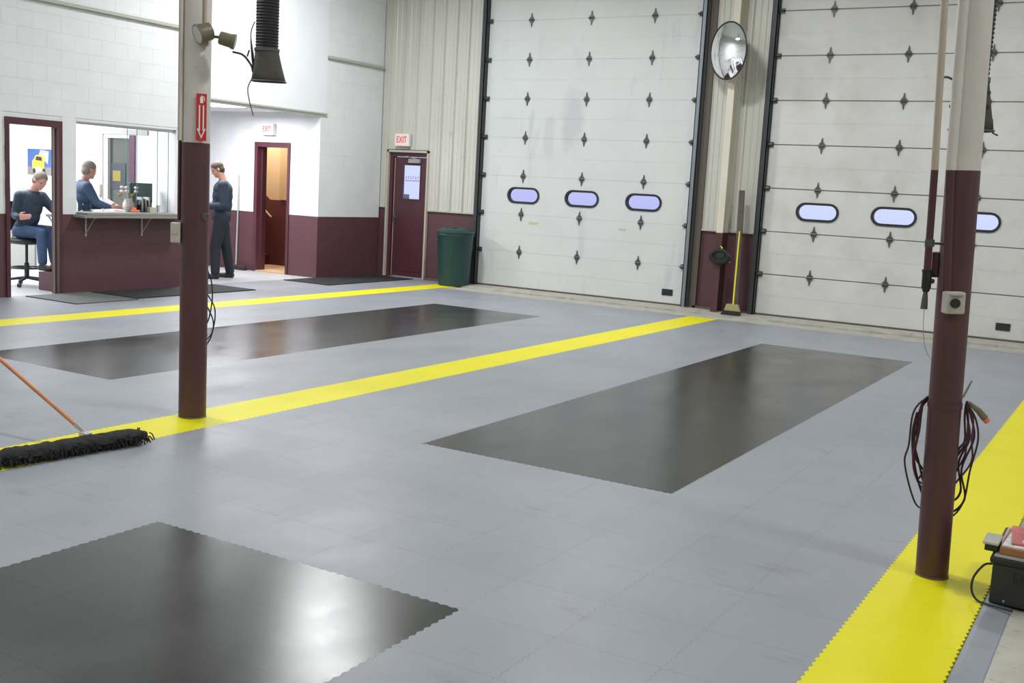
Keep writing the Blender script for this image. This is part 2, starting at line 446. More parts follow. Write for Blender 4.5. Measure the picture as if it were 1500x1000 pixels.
wall_left = block_wall('wall_left', 0, XW, -9.2, 0.0, 6.0, [(DL0, DL1, 0, 2.14), (W0, W1, 1.0, 2.17), (-4.45, YR, 0, 2.66)], 'painted block wall with office door, service window and recess, white over maroon')
wall_recess = block_wall('wall_recess', 1, YR, -9.2, XW - .10, 2.8, [(-6.36, -5.57, 0, 2.17)], 'painted block end wall of the recess, white over maroon, with stair doorway', core_t=.2)
# the corner return of the block wall facing the camera (pier end)
pier = nb(); box(pier, (XW - .099, YR + .001, 1.0), (XW - .003, YR + .02, 2.79), 0); box(pier, (XW - .099, YR + .001, 0), (XW - .003, YR + .02, 1.0), 1)
obj('pier_face', pier, [m_wall, m_maroon], wall_left)
# flush panel over the recess with drip trim
obj('trim_1', bx((XW, -4.35, 2.665), (XW + .03, -1.5, 6.0)), m_soffit, label='smooth white overhang panel above the recess', cat='wall panel', kind='structure')
obj('trim_2', bx((XW + .002, -4.36, 2.64), (XW + .04, -1.47, 2.664)), m_trim, label='olive metal edge strip under the overhang panel', cat='trim', kind='structure')
obj('trim_3', bx((XW, -9.0, 3.53), (XW + .05, -4.36, 3.575), .004), m_trim, label='long olive drip strip high on the left wall above the office', cat='trim', kind='structure')
obj('trim_4', bx((XW, -1.49, 3.53), (XW + .05, -.03, 3.575), .004), m_trim, label='short olive drip strip high on the wall right of the overhang', cat='trim', kind='structure')
# recess: side walls, ceiling
obj('wall_recess_side', bx((-9.3, -4.4, 0), (-9.2, YR + .2, 2.8)), m_drywall, label='white side wall deep in the recess', cat='wall', kind='structure')
obj('ceiling_recess', bx((-9.3, -4.5, 2.66), (XW - .11, YR - .001, 2.75)), m_drywall, label='white ceiling of the recess', cat='ceiling', kind='structure')
# office: end wall (facing the doorway), back wall, ceiling
YE = -4.5; XB = -8.55
bm = nb()
prism(bm, [(-9.2, 0), (-6.47, 0), (-6.47, 2.08), (-5.86, 2.08), (-5.86, 0), (XW - .10, 0), (XW - .10, 2.7), (-9.2, 2.7)], 1, YE, YE + .1)
obj('wall_office_end', bm, m_drywall, label='white end wall of the office with an inner doorway', cat='wall', kind='structure')
obj('wall_office_back', bx((XB - .1, -9.0, 0), (XB, YE, 2.7)), m_drywall, label='bright white back wall of the office', cat='wall', kind='structure')
obj('wall_office_side', bx((XB, -9.1, 0), (XW - .10, -9.0, 2.7)), m_drywall, label='white near side wall of the office', cat='wall', kind='structure')
obj('ceiling_office', bx((XB, -9.1, 2.66), (XW - .11, YE, 2.75)), m_drywall, label='white ceiling of the office', cat='ceiling', kind='structure')
obj('wall_office_lining', join(bx((XW - .13, -9.0, 0), (XW - .101, DL0 - .02, 2.66)), bx((XW - .13, DL1 + .02, 0), (XW - .101, W0, 2.66)), bx((XW - .13, W0, 0), (XW - .101, YE, .98)), bx((XW - .13, W0, 2.18), (XW - .101, YE, 2.66)), bx((XW - .13, DL0 - .02, 2.15), (XW - .101, DL1 + .02, 2.66))), m_drywall, label='white inner lining of the office front wall', cat='wall', kind='structure')

# ---- door wall (y = 0)
XD = [(-2.83, .83), (1.95, 5.61)]
DT = 4.88
bm = nb()
for a, b in ((-5.15, XD[0][0]), (XD[0][1], XD[1][0]), (XD[1][1], 12.2)):
    if a == -5.15:
        box(bm, (a, .03, 0), (-4.80, .25, 1.18), 0); box(bm, (-3.93, .03, 0), (b, .25, 1.18), 0)
        box(bm, (a, .04, 1.18), (-4.80, .25, 6), 1); box(bm, (-3.93, .04, 1.18), (b, .25, 6), 1); box(bm, (-4.80, .04, 2.14), (-3.93, .25, 6), 1)
    else:
        box(bm, (a, .03, 0), (b, .25, 1.18), 0); box(bm, (a, .04, 1.18), (b, .25, 6), 1)
for a, b in XD: box(bm, (a, .04, DT), (b, .25, 6), 1)
wall_back = obj('wall_back', bm, [m_maroon, m_siding], label='far wall of ribbed grey siding above a maroon dado', cat='wall', kind='structure')
def siding(xa, xb, z0, z1, pitch=.265):
    n = max(1, round((xb - xa) / pitch)); p = (xb - xa) / n
    for k in range(n):
        a = xa + k * p
        bm = nb()
        prof = [(a + .001, .038), (a + .001, .012), (a + p * .30, .012), (a + p * .33, .006), (a + p * .36, .012), (a + p * .62, .012), (a + p * .65, .006), (a + p * .68, .012), (a + p - .055, .012), (a + p - .04, -.022), (a + p - .015, -.022), (a + p - .001, .012), (a + p - .001, .038)]
        prism(bm, prof, 2, z0, z1)
        obj('siding_panel', bm, m_siding, wall_back)
siding(-4.945, -4.80, 1.185, 4.95, .2); siding(-4.80, -3.93, 2.19, 4.95); siding(-3.93, -2.95, 1.185, 4.95); siding(1.03, 1.86, 1.185, 4.95)
obj('dado_cap', bx((-3.9, -.01, 1.165), (-2.95, .035, 1.19)), m_beige, wall_back)
obj('dado_cap', bx((1.03, -.01, 1.165), (1.86, .035, 1.19)), m_beige, wall_back)
obj('wall_back_base', join(bx((.99, -.02, -.01), (1.9, .03, .05)), bx((-3.9, -.02, -.01), (-2.95, .03, .03))), m_jamb, wall_back)
# rest of the hall that the camera does not see
obj('wall_right', bx((12, -24, -.2), (12.2, .25, 6)), m_roomw, label='plain white right wall of the hall', cat='wall', kind='structure')
obj('wall_front', bx((-5.15, -24.2, -.2), (12.2, -24, 6)), m_roomw, label='plain white wall behind the viewer', cat='wall', kind='structure')
obj('wall_left_rear', bx((-5.15, -24, -.2), (-4.95, -9.2, 6)), m_roomw, label='rear stretch of the left wall', cat='wall', kind='structure')
obj('ceiling', bx((-5.15, -24.2, 5.8), (12.2, .25, 5.95)), m_ceil, label='white ceiling of the hall', cat='ceiling', kind='structure')
obj('ground', bx((-30, .26, -.3), (40, 60, -.02)), mat('apron_concrete', (.45, .46, .5), .8), label='pale concrete yard outside the doors', cat='ground', kind='structure')

# ------------------------------------------------------------------ overhead doors
def hinge_mesh():
    bm = nb()
    prism(bm, [(-.004, -.108), (.004, -.108), (.016, -.045), (.038, -.028), (.038, .028), (.016, .045), (.004, .108), (-.004, .108), (-.016, .045), (-.038, .028), (-.038, -.028), (-.016, -.045)], 1, -.012, 0)
    tube(bm, [(-.045, -.014, 0), (.045, -.014, 0)], .013, 8)
    bmesh.ops.recalc_face_normals(bm, faces=bm.faces[:])
    me = bpy.data.meshes.new('hinge'); bm.to_mesh(me); bm.free(); me.materials.append(m_dsteel); return me
HM = hinge_mesh()
def roller_mesh():
    bm = nb(); box(bm, (-.035, -.02, -.035), (.035, 0, .035)); tube(bm, [(-.05, -.03, 0), (.03, -.03, 0)], .018, 8)
    bmesh.ops.recalc_face_normals(bm, faces=bm.faces[:])
    me = bpy.data.meshes.new('roller_bracket'); bm.to_mesh(me); bm.free(); me.materials.append(m_dsteel); return me
RM = roller_mesh()
def link(name, me, parent, loc):
    o = bpy.data.objects.new(name, me); C.objects.link(o); o.parent = parent; o.location = V(loc) - parent.location; return o
def overhead_door(name, xa, xb, cols, m, mseam, gap, label):
    root = empty(name, ((xa + xb) / 2, 0, 0), label, 'overhead door', kind='structure')
    bk = bx((xa, .03, .02), (xb, .055, DT)); obj('seam_backing', bk, mseam, root)
    holes_x = [(cols[k]) for k in range(3)]
    for k in range(8):
        z0 = .61 * k + .02 * (k == 0) + gap; z1 = .61 * (k + 1) - gap
        outline = [(xa, z0), (xb, z0), (xb, z1), (xa, z1)]
        if k == 2:
            # backing must be open behind the lights: rebuilt below
            holes = [slot(x + .02, 1.525, .575, .235) for x in holes_x]
            bm = prism(nb(), outline, 1, 0, .045, 0, holes)
        else: bm = box(nb(), (xa, 0, z0), (xb, .045, z1), 0, .0015 if name == 'door_1' else .004)
        if k != 2:
            box(bm, (xa + .03, -.0025, (z0 + z1) / 2 - .0015), (xb - .03, .001, (z0 + z1) / 2 + .0015))
        obj('door_panel', bm, m, root)
    # remove the backing behind the glazed section
    o = [c for c in root.children if c.name.startswith('seam_backing')][0]
    yb = .005 if name == 'door_1' else .014
    bm = nb(); box(bm, (xa, yb, .03), (xb, .042, 1.22 + gap)); box(bm, (xa, yb, 1.83 - gap), (xb, .042, DT))
    bmesh.ops.translate(bm, verts=bm.verts[:], vec=-root.location); bm.to_mesh(o.data); bm.free()
    for x in holes_x:
        x += .02
        f = prism(nb(), slot(x, 1.525, .60, .26), 1, -.014, .05, 0, [slot(x, 1.525, .535, .195)])
        fo = obj('window_frame', f, m_black, root)
        p = prism(nb(), slot(x, 1.525, .545, .205), 1, .020, .026)
        obj('window_pane', p, m_pane if name == 'door_1' else m_pane2, fo)
    for k in range(1, 8):
        for x in cols: link('hinge', HM, root, (x, -.001, .61 * k))
        for x in (xa + .03, xb - .03): link('roller_bracket', RM, root, (x, -.003, .61 * k))
    return root
d1 = overhead_door('door_1', XD[0][0], XD[0][1], [-2.053, -.994, .0585], m_door1, m_seam1, .0009, 'left overhead door of clean white panels with three slot windows')
d2 = overhead_door('door_2', XD[1][0], XD[1][1], [2.694, 3.724, 4.76], m_door2, m_seam, .0075, 'right overhead door of aged off-white panels with dark seams and three slot windows')
obj('bottom_plate', bx((.485, -.012, .16), (.66, 0, .255), .003), m_black, d1, label='small black rectangular plate')
obj('bottom_plate', bx((5.155, -.012, .155), (5.33, 0, .25), .003), m_black, d2, label='small black rectangular plate')
for xa in (-1.90, -.30):
    obj('sticker', bx((xa, -.0035, 1.075 if xa < -1 else 1.08), (xa + (.17 if xa < -1 else .11), 0, 1.11)), mat('sticker_tan', (.55, .52, .28), .6), d1, label='small faded yellow sticker')
obj('bottom_seal', bx((XD[0][0], -.01, .0205), (XD[0][1], .04, .045)), m_jamb, d1)
obj('bottom_seal', bx((XD[1][0], -.01, .0205), (XD[1][1], .04, .045)), m_jamb, d2)
# tracks and jambs
def track(xa, side, parent, wide):
    # side: +1 track lies to the right of xa
    s = side
    j = obj('jamb', bx((xa + s * .015, -.02, .02), (xa + s * wide, .06, 4.95)), m_jamb, parent)
    t = nb(); box(t, (xa + s * .0, -.10, .02), (xa + s * .012, .0, 4.95)); box(t, (xa, -.10, .02), (xa + s * .06, -.088, 4.95))
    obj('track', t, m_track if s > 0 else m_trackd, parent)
    obj('track_angle', bx((xa + s * .075, -.05, .02), (xa + s * .10, -.02, 4.95)), m_trackd, parent)
track(XD[0][0] - .005, -1, d1, .12); track(XD[0][1] + .005, 1, d1, .20)
track(XD[1][0] - .005, -1, d2, .09); track(XD[1][1] + .005, 1, d2, .15)

# ------------------------------------------------------------------ exit door
ex = empty('door_3', (-4.36, 0, 0), 'maroon steel exit door with a glazed upper light', 'door', kind='structure')
fr = nb()
box(fr, (-4.80, -.02, 0), (-4.765, .14, 2.175)); box(fr, (-3.955, -.02, 0), (-3.92, .14, 2.175)); box(fr, (-4.80, -.02, 2.14), (-3.92, .14, 2.175))
obj('outer_frame', fr, m_beige, ex)
fr = nb()
box(fr, (-4.764, .03, 0), (-4.70, .15, 2.139)); box(fr, (-3.99, .03, 0), (-3.956, .15, 2.139)); box(fr, (-4.70, .03, 2.07), (-3.99, .15, 2.139))
obj('door_frame', fr, m_mframe, ex)
leaf = prism(nb(), [(-4.69, .01), (-4.0, .01), (-4.0, 2.06), (-4.69, 2.06)], 1, .06, .105, 0, [[(-4.50, 1.35), (-4.13, 1.35), (-4.13, 1.93), (-4.50, 1.93)]])
leaf = obj('door_leaf', leaf, m_mframe, ex)
obj('window_bead', prism(nb(), [(-4.515, 1.335), (-4.115, 1.335), (-4.115, 1.945), (-4.515, 1.945)], 1, .052, .06, 0, [[(-4.495, 1.355), (-4.135, 1.355), (-4.135, 1.925), (-4.495, 1.925)]]), m_mframe, leaf)
obj('window_pane', bx((-4.498, .078, 1.352), (-4.132, .084, 1.928)), m_pane2, leaf)
# blurred reversed lettering and notice on the glass
lt = nb()
m_letter = mat('faded_lettering', (.32, .22, .45), .6)
for k, wd in enumerate((.03, .02, .035, .02, .032, .03)):
    x = -4.445 + k * .05
    box(lt, (x, .072, 1.70), (x + .008, .0765, 1.74)); box(lt, (x, .072, 1.70 + .03 * (k % 2)), (x + wd, .0765, 1.708 + .03 * (k % 2)))
for k in range(8):
    x = -4.455 + k * .038; box(lt, (x, .072, 1.655), (x + .022, .0765, 1.675))
obj('lettering', lt, m_letter, leaf)
obj('notice', bx((-4.495, .07, 1.354), (-4.36, .0765, 1.43)), mat('notice_grey', (.16, .16, .25), .7), leaf)
cl = nb(); box(cl, (-4.36, .0, 1.965), (-4.12, .055, 2.035), 0, .006); tube(cl, [(-4.2, .02, 2.035), (-4.3, -.02, 2.06), (-4.42, .02, 2.075)], .008, 6)
obj('door_closer', cl, m_grey, ex)
hd = nb(); box(hd, (-4.665, .045, .93), (-4.62, .06, 1.13), 0, .004); tube(hd, [(-4.642, .05, 1.02), (-4.642, .005, 1.02)], .011, 10); tube(hd, [(-4.642, .008, 1.02), (-4.55, .008, 1.02)], .010, 10)
obj('lever_handle', hd, m_dsteel, leaf)
obj('kick_panel', bx((-4.66, .052, .10), (-4.03, .06, .42), .003), m_mframe, leaf)
obj('weather_strip', bx((-4.675, .052, .02), (-4.668, .0595, 2.05)), m_beige, leaf)

def exit_sign(loc, label, yaw=0, s=1.):
    r = empty('exit_sign', loc, label, 'exit sign', 'exit signs')
    x, y, z = loc
    b = obj('housing', box(nb(), (x - .15 * s, y - .035, z - .105 * s), (x + .15 * s, y + .035, z + .105 * s), 0, .006), m_white, r)
    obj('face_plate', box(nb(), (x - .138 * s, y - .039, z - .093 * s), (x + .138 * s, y - .0345, z + .093 * s)), m_exitw, r)
    t = text_mesh('EXIT', .125 * s, .002); xf(t, Matrix.Translation((x, y - .042, z)) @ Matrix.Rotation(PI / 2, 4, 'X') @ Matrix.Diagonal((.85, 1.25, 1, 1)))
    obj('lettering', t, m_exitr, r, recalc=False)
    return r
e1 = exit_sign((-4.45, -.045, 2.345), 'white exit sign with red letters above the maroon exit door', s=1.)
obj('mount_box', bx((-4.53, -.03, 2.195), (-4.36, .011, 2.239)), m_beige, e1)
e2 = exit_sign((-6.03, YR - .0455, 2.375), 'white exit sign with red letters above the stair doorway', s=.88)

# ------------------------------------------------------------------ stair doorway in the recess
st = empty('door_4', (-5.965, YR, 0), 'open maroon doorway in the recess leading to the stairs', 'doorway', kind='structure')
fr = nb(); y0, y1 = YR - .02, YR + .21
box(fr, (-6.36, y0, 0), (-6.29, y1, 2.17)); box(fr, (-5.62, y0, 0), (-5.57, y1, 2.17)); box(fr, (-6.29, y0, 2.09), (-5.62, y1, 2.17))
obj('door_frame', fr, m_mframe, st)
obj('door_stop', join(bx((-6.289, YR + .08, 0), (-6.27, YR + .12, 2.089)), bx((-5.64, YR + .08, 0), (-5.621, YR + .12, 2.089))), m_mframe, st)
obj('threshold', bx((-6.289, YR - .02, 0), (-5.621, YR + .3, .02)), m_floorwood, st)
# stairwell beyond
YS = -.42
sw = empty('wall_stairwell', (-6.9, YS, 0), 'tan stairwell wall above a dark maroon dado', 'wall', kind='structure')
top = [(-9.2, 3.4), (-5.16, 3.4), (-5.16, 1.19), (-7.11, 1.19), (-7.45, 1.42), (-9.2, 2.5)]
obj('upper_wall', prism(nb(), top, 1, YS, YS + .1), m_stair_t, sw)
bot = [(-9.2, 0), (-5.16, 0), (-5.16, 1.19), (-7.11, 1.19), (-7.45, 1.42), (-9.2, 2.5)]
obj('dado', prism(nb(), bot, 1, YS - .01, YS + .1), m_stair_m, sw)
obj('shaded_wall_slab', bx((-6.86, YS - .04, 1.2), (-5.16, YS - .002, 3.4)), mat('tan_wall_shade', (.50, .35, .20), .7), sw)  # added slab, its darker tan paints in the shade past the wall corner
obj('stair_floor', bx((-9.2, YR + .201, 0), (-5.16, YS, .012)), m_floorwood, sw)
obj('stair_ceiling', bx((-9.2, YR + .2, 3.3), (-5.16, YS, 3.4)), m_stair_t, sw)
obj('stair_end', bx((-9.25, YR + .2, 0), (-9.2, YS, 3.4)), m_stair_t, sw)
obj('stair_side', bx((-5.16, YR + .2, 0), (-5.152, YS, 3.4)), m_stair_m, sw)
stp = empty('staircase', (-8.1, -.8, 0), 'dark maroon stairs climbing left beyond the doorway', 'stairs')
for k in range(7):
    obj('step', bx((-7.1 - .26 * (k + 1), YR + .25, .012 + .19 * k), (-7.1 - .26 * k, YS - .012, .012 + .19 * (k + 1)), .005), m_stair_m, stp)
rl = obj('stair_handrail', tube(nb(), [(-7.75, YS - .06, 1.42), (-7.02, YS - .06, .876)], .018, 8), m_floorwood, label='tan wooden handrail sloping down the stair wall', cat='handrail')
for t in (.25, .8):
    p = V((-7.75, YS - .06, 1.42)).lerp(V((-7.02, YS - .06, .876)), t)
    obj('bracket', tube(nb(), [p + V((0, 0, -.018)), p + V((0, .05, -.03))], .006, 6), m_dsteel, rl)
obj('stair_stringer', prism(nb(), [(-7.75, .62), (-7.1, .13), (-7.1, .17), (-7.75, .66)], 1, YR + .235, YR + .249), m_floorwood, stp)

# ------------------------------------------------------------------ office doorway and service window
d5 = empty('door_5', (XW, -6.785, 0), 'maroon frame of the open office doorway', 'doorway', kind='structure')
fr = nb()
box(fr, (XW - .13, DL0, 0), (XW + .02, DL0 + .05, 2.14)); box(fr, (XW - .13, DL1 - .05, 0), (XW + .02, DL1, 2.14)); box(fr, (XW - .13, DL0 + .05, 2.06), (XW + .02, DL1 - .05, 2.14))
obj('door_frame', fr, m_mframe, d5)
obj('door_stop', join(bx((XW - .08, DL0 + .051, 0), (XW - .05, DL0 + .065, 2.05)), bx((XW - .08, DL1 - .065, 0), (XW - .05, DL1 - .051, 2.05))), m_olive, d5)
w1 = empty('window_1', (XW, -5.4, 1.0), 'wide office service window with sliding glass', 'window', kind='structure')
obj('top_track', bx((XW - .095, W0, 2.13), (XW - .03, W1, 2.165)), m_steel, w1)
obj('reveal', join(bx((XW - .10, W0 + .0005, 1.0), (XW + .001, W0 + .012, 2.165)), bx((XW - .10, W1 - .012, 1.0), (XW + .001, W1 - .0005, 2.165))), m_drywall, w1)
for (a, b, x) in ((-5.36, -4.86, XW - .05), (-5.18, -4.65, XW - .075)):
    g = obj('glass_panel', bx((x - .003, a, 1.035), (x + .003, b, 2.13)), m_clear, w1)
    obj('glass_edge', join(bx((x - .004, a - .006, 1.035), (x + .004, a, 2.13)), bx((x - .004, b, 1.035), (x + .004, b + .006, 2.13))), m_tedge, g)
# dark doorway in the office end wall
d6 = empty('door_6', (-6.16, YE, 0), 'dark inner doorway with purple maroon frame seen through the service window', 'doorway', kind='structure')
obj('door_frame', bx((-5.98, YE - .02, 0), (-5.86, YE + .11, 2.08)), m_purple, d6)
obj('door_frame_left', join(bx((-6.47, YE - .02, 0), (-6.44, YE + .11, 2.08)), bx((-6.44, YE - .02, 2.04), (-5.98, YE + .11, 2.08))), m_white, d6)
obj('door_leaf', bx((-6.439, YE + .03, .01), (-5.981, YE + .07, 2.029)), m_dglass, d6)
obj('leaf_reflection', bx((-6.42, YE + .022, 1.30), (-6.1, YE + .0295, 1.68)), mat('reflected_navy', (.03, .04, .05), .5), d6)  # reflection of a picture in the dark glass, painted as a thin plate
obj('leaf_reflection_patch', bx((-6.37, YE + .018, 1.42), (-6.20, YE + .0215, 1.57)), mat('reflected_yellow', (.22, .17, .03), .6), d6)  # yellow part of the same painted reflection
obj('door_header_trim', bx((-6.62, YE - .02, 2.09), (-5.6, YE - .001, 2.16)), m_grey, d6)
obj('door_side_trim', bx((-6.62, YE - .02, 0), (-6.55, YE - .001, 2.09)), m_trim, d6)

ct = empty('service_counter', (XW, -5.4, .98), 'long grey laminate service counter shelf under the office window', 'counter')
obj('worktop', bx((XW - .16, W0 + .012, 1.0), (XW + .22, W1 - .012, 1.035), .006), m_counter, ct)
obj('worktop_lip', bx((XW + .001, W0 - .04, .965), (XW + .23, W1 - .012, .999), .004), m_counter, ct)
for y in (-6.05, -5.16):
    b = nb(); box(b, (XW + .001, y - .012, .72), (XW + .008, y + .012, .965)); box(b, (XW + .008, y - .012, .957), (XW + .20, y + .012, .965))
    tube(b, [(XW + .01, y, .76), (XW + .17, y, .955)], .006, 6)
    obj('bracket', b, m_trim, ct)
dk0 = None
dk = empty('office_desk', (-5.45, -5.4, 0), 'office desk with pale papers edge behind the wall', 'desk')
obj('desk_top', bx((-5.42, -5.93, .93), (XW - .135, -4.75, .965), .005), m_grey, dk)
obj('desk_leaf', bx((-5.70, -6.09, .93), (XW - .135, -5.931, .965), .005), m_grey, dk)
obj('desk_brace', tube(nb(), [(-5.66, -6.07, .93), (-5.30, -6.07, .62)], .014, 6), m_beige, dk)
obj('desk_side', bx((-5.115, -6.0, .235), (-5.10, -4.75, .93)), m_mframe, dk)
obj('footrest_platform', bx((-5.50, -6.34, 0), (XW - .14, -4.8, .235), .006), m_maroon, label='low maroon platform inside the office door', cat='platform')

# picture on the end wall
pc = empty('picture', (-8.0, YE - .01, 1.62), 'small poster of a yellow truck on a blue sky above the seated man', 'picture')
obj('print', bx((-8.30, YE - .012, 1.44), (-7.73, YE - .001, 1.83)), m_pblue, pc)
obj('ground_print', bx((-8.30, YE - .014, 1.44), (-7.73, YE - .0125, 1.56)), m_pgrey, pc)
tb = nb(); prism(tb, [(-8.17, 1.52), (-7.90, 1.50), (-7.88, 1.68), (-7.95, 1.74), (-8.08, 1.74), (-8.18, 1.64)], 1, YE - .017, YE - .0145)
obj('truck_print', tb, m_pyel, pc)
tb = nb(); prism(tb, [(-8.14, 1.49), (-7.95, 1.48), (-7.95, 1.55), (-8.12, 1.56)], 1, YE - .019, YE - .0175)
obj('grille_print', tb, m_pink, pc)
tb = nb(); prism(tb, [(-8.10, 1.66), (-7.94, 1.65), (-7.95, 1.71), (-8.08, 1.72)], 1, YE - .019, YE - .0175)
obj('windscreen_print', tb, m_black, pc)
for wx in (-8.13, -7.90):
    obj('wheel_print', prism(nb(), [(wx + .035 * math.cos(2 * PI * q / 12), 1.50 + .04 * math.sin(2 * PI * q / 12)) for q in range(12)], 1, YE - .0205, YE - .0192), m_black, pc)
tb = nb(); prism(tb, [(-8.02, 1.75), (-7.80, 1.60), (-7.78, 1.80), (-7.98, 1.82)], 1, YE - .0165, YE - .0145)
obj('cloud_print', tb, m_grey, pc)
ou = obj('wall_outlet', bx((-8.545, -6.0, .5), (-8.53, -5.9, .62), .003), m_grey, label='small grey outlet plate low on the office back wall', cat='outlet')
fc = empty('filing_cabinet', (-8.2, -5.1, 0), 'grey filing cabinet against the office wall behind the stool', 'cabinet')
obj('body', bx((-8.50, -5.05, 0), (-8.08, -4.55, 1.25), .008), mat('putty', (.42, .42, .38), .5), fc)
for k in range(3):
    dr = obj('drawer', bx((-8.48, -5.075, .06 + .4 * k), (-8.10, -5.051, .42 + .4 * k), .006), m_grey, fc)
    obj('handle', bx((-8.35, -5.09, .30 + .4 * k), (-8.22, -5.076, .325 + .4 * k)), m_steel, dr)

# ------------------------------------------------------------------ floor mats
def floor_mat(poly, m, label):
    bm = prism(nb(), poly, 2, .0005, .012)
    return obj('floor_mat', bm, m, label=label, cat='mat')
floor_mat([(-4.92, -2.4), (-4.0, -2.4), (-4.0, -.2), (-4.92, -.2)], m_mat, 'black entrance mat in front of the maroon exit door')
floor_mat([(-4.90, -6.0), (-4.05, -6.0), (-4.05, -3.9), (-4.90, -3.9)], m_mat, 'long black mat below the service counter')
floor_mat([(-4.90, -6.95), (-3.95, -6.95), (-3.95, -6.05), (-4.90, -6.05)], m_matg, 'faded grey mat in front of the office doorway')

# ------------------------------------------------------------------ columns
def column(x, y, r, zs, label, top_m=m_pole_w):
    c = empty('steel_column', (x, y, 0), label, 'column', 'steel columns')
    obj('lower_shaft', lathe(nb(), (x, y, 0), [(r, .0), (r, zs)], 32), m_pole_m, c, smooth=True, label='maroon painted lower shaft')
    obj('upper_shaft', lathe(nb(), (x, y, 0), [(r - .001, zs), (r - .001, 5.79)], 32), top_m, c, smooth=True, label='off-white painted upper shaft')
    obj('base_ring', lathe(nb(), (x, y, 0), [(r + .002, 0.001), (r + .002, .006), (r, .008)], 32), m_jamb, c, smooth=True)
    return c
LX, LY, LR = 1.455, -10.17, .089
RX, RY, RRd = 6.155, -10.16, .070
cl_ = column(LX, LY, LR, 1.80, 'round steel column left of centre, maroon below and off-white above')
cr_ = column(RX, RY, RRd, 1.80, 'round steel column at the right with cable coil, maroon below and off-white above')
# conduits
RV = V((.8575, .5145, 0)); TV = V((.5145, -.8575, 0))   # right-hand and towards-room directions
def at(col, rgt, twd, z): return V((col[0], col[1], z)) + RV * rgt + TV * twd
Lc = (LX, LY); Rc = (RX, RY)
obj('conduit', tube(nb(), [at(Lc, -.100, .015, 1.81), at(Lc, -.100, .015, 5.78)], .014, 10), m_tan, cl_, smooth=True, label='tan electrical conduit')
obj('conduit', tube(nb(), [at(Lc, -.080, .062, 1.81), at(Lc, -.080, .062, 5.78)], .011, 10), m_pole_w, cl_, smooth=True)
obj('conduit', tube(nb(), [at(Lc, -.098, .015, 1.30), at(Lc, -.098, .015, 1.81)], .012, 10), m_pole_m, cl_, smooth=True)
obj('conduit', tube(nb(), [at(Lc, .070, .070, 2.52), at(Lc, .070, .070, 5.78)], .010, 10), m_tan, cl_, smooth=True, label='tan electrical conduit')
obj('conduit', tube(nb(), [at(Rc, -.066, .034, 1.80), at(Rc, -.066, .034, 5.78)], .023, 14), m_pole_w, cr_, smooth=True)
obj('conduit', tube(nb(), [at(Rc, -.050, .048, 1.29), at(Rc, -.066, .034, 1.80)], .021, 14), m_pole_m, cr_, smooth=True)
obj('bolt_plate', bx((RX - .095, RY - .03, 1.34), (RX - .066, RY + .03, 1.45), .004), m_pole_m, cr_)
# outlet boxes
def orient(bm, origin, rgt=RV, twd=TV):
    """local x -> rgt, local y -> away from viewer (-twd), local z -> up"""
    m = Matrix(((rgt.x, -twd.x, 0, origin[0]), (rgt.y, -twd.y, 0, origin[1]), (0, 0, 1, origin[2]), (0, 0, 0, 1)))
    return xf(bm, m)
ob = empty('outlet_box', at(Lc, -.105, .055, 1.22), 'small beige outlet box on the left side of the left column', 'outlet box')
obj('housing', orient(box(nb(), (-.032, -.02, -.065), (.032, .03, .065), 0, .006), at(Lc, -.105, .055, 1.22)), m_beige, ob)
obj('socket', orient(join(box(nb(), (-.014, -.024, -.012), (.014, -.019, .016), 0, .002)), at(Lc, -.105, .055, 1.22)), m_tan, ob)
jb = empty('junction_box', at(Rc, -.038, .090, 1.243), 'square grey junction box with a round black socket on the right column', 'junction box')
o_ = at(Rc, -.038, .096, 1.243)
obj('housing', orient(box(nb(), (-.042, -.03, -.047), (.042, .026, .047), 0, .008), o_), m_beige, jb)
obj('cover_hood', orient(box(nb(), (-.026, -.038, .030), (.026, -.029, .040), 0, .003), o_), m_grey, jb)
obj('round_socket', orient(tube(nb(), [(-.006, -.043, 0), (-.006, -.028, 0)], .020, 20), o_), m_black, jb, smooth=True)
# red sign
sg = empty('arrow_sign', at(Lc, .06, .085, 1.96), 'tall red sign with a white downward arrow on the left column', 'sign')
so = at(Lc, .058, .088, 1.96)
R2 = (RV * .92 + TV * -.39).normalized(); T2 = V((R2.y, -R2.x, 0))
obj('sign_plate', orient(box(nb(), (-.032, 0, -.147), (.032, .003, .147)), so, R2, T2), m_red, sg)
a = nb()
for s in (-1, 1): box(a, (s * .012 - .004, -.0015, -.085), (s * .012 + .004, 0, .075))
for s in (-1, 1): prism(a, [(s * .028, -.070), (s * .020, -.070), (0, -.118), (0, -.134)], 1, -.0015, 0)
for s in (-1, 1): box(a, (s * .012 - .004 + s * .012, -.0015, -.079), (s * .012 + .004 + s * .006, 0, -.070))
obj('arrow', orient(a, so, R2, T2), m_white, sg)
a = nb(); lathe(a, (0, 0, 0), [(.009, -.02), (.010, .012), (.004, .02), (.004, .026)], 10); xf(a, Matrix.Translation((0, -.001, .108)) @ Matrix.Diagonal((1, .1, 1, 1)))
tube(a, [(.004, -.001, .132), (.016, -.001, .125), (.018, -.001, .10)], .0025, 6)
obj('pictogram', orient(a, so, R2, T2), m_white, sg)
# side knob
kn = empty('hose_hook', at(Lc, .085, .05, 1.335), 'small grey metal hook on the right side of the left column', 'hook')
ko = at(Lc, .075, .055, 1.335)
obj('hook_plate', orient(box(nb(), (-.012, -.012, -.022), (.012, .012, .022), 0, .004), ko), m_dsteel, kn)
obj('hook_pin', orient(tube(nb(), [(.01, -.005, 0), (.025, -.008, -.002), (.03, -.008, .014)], .005, 8), ko), m_dsteel, kn)

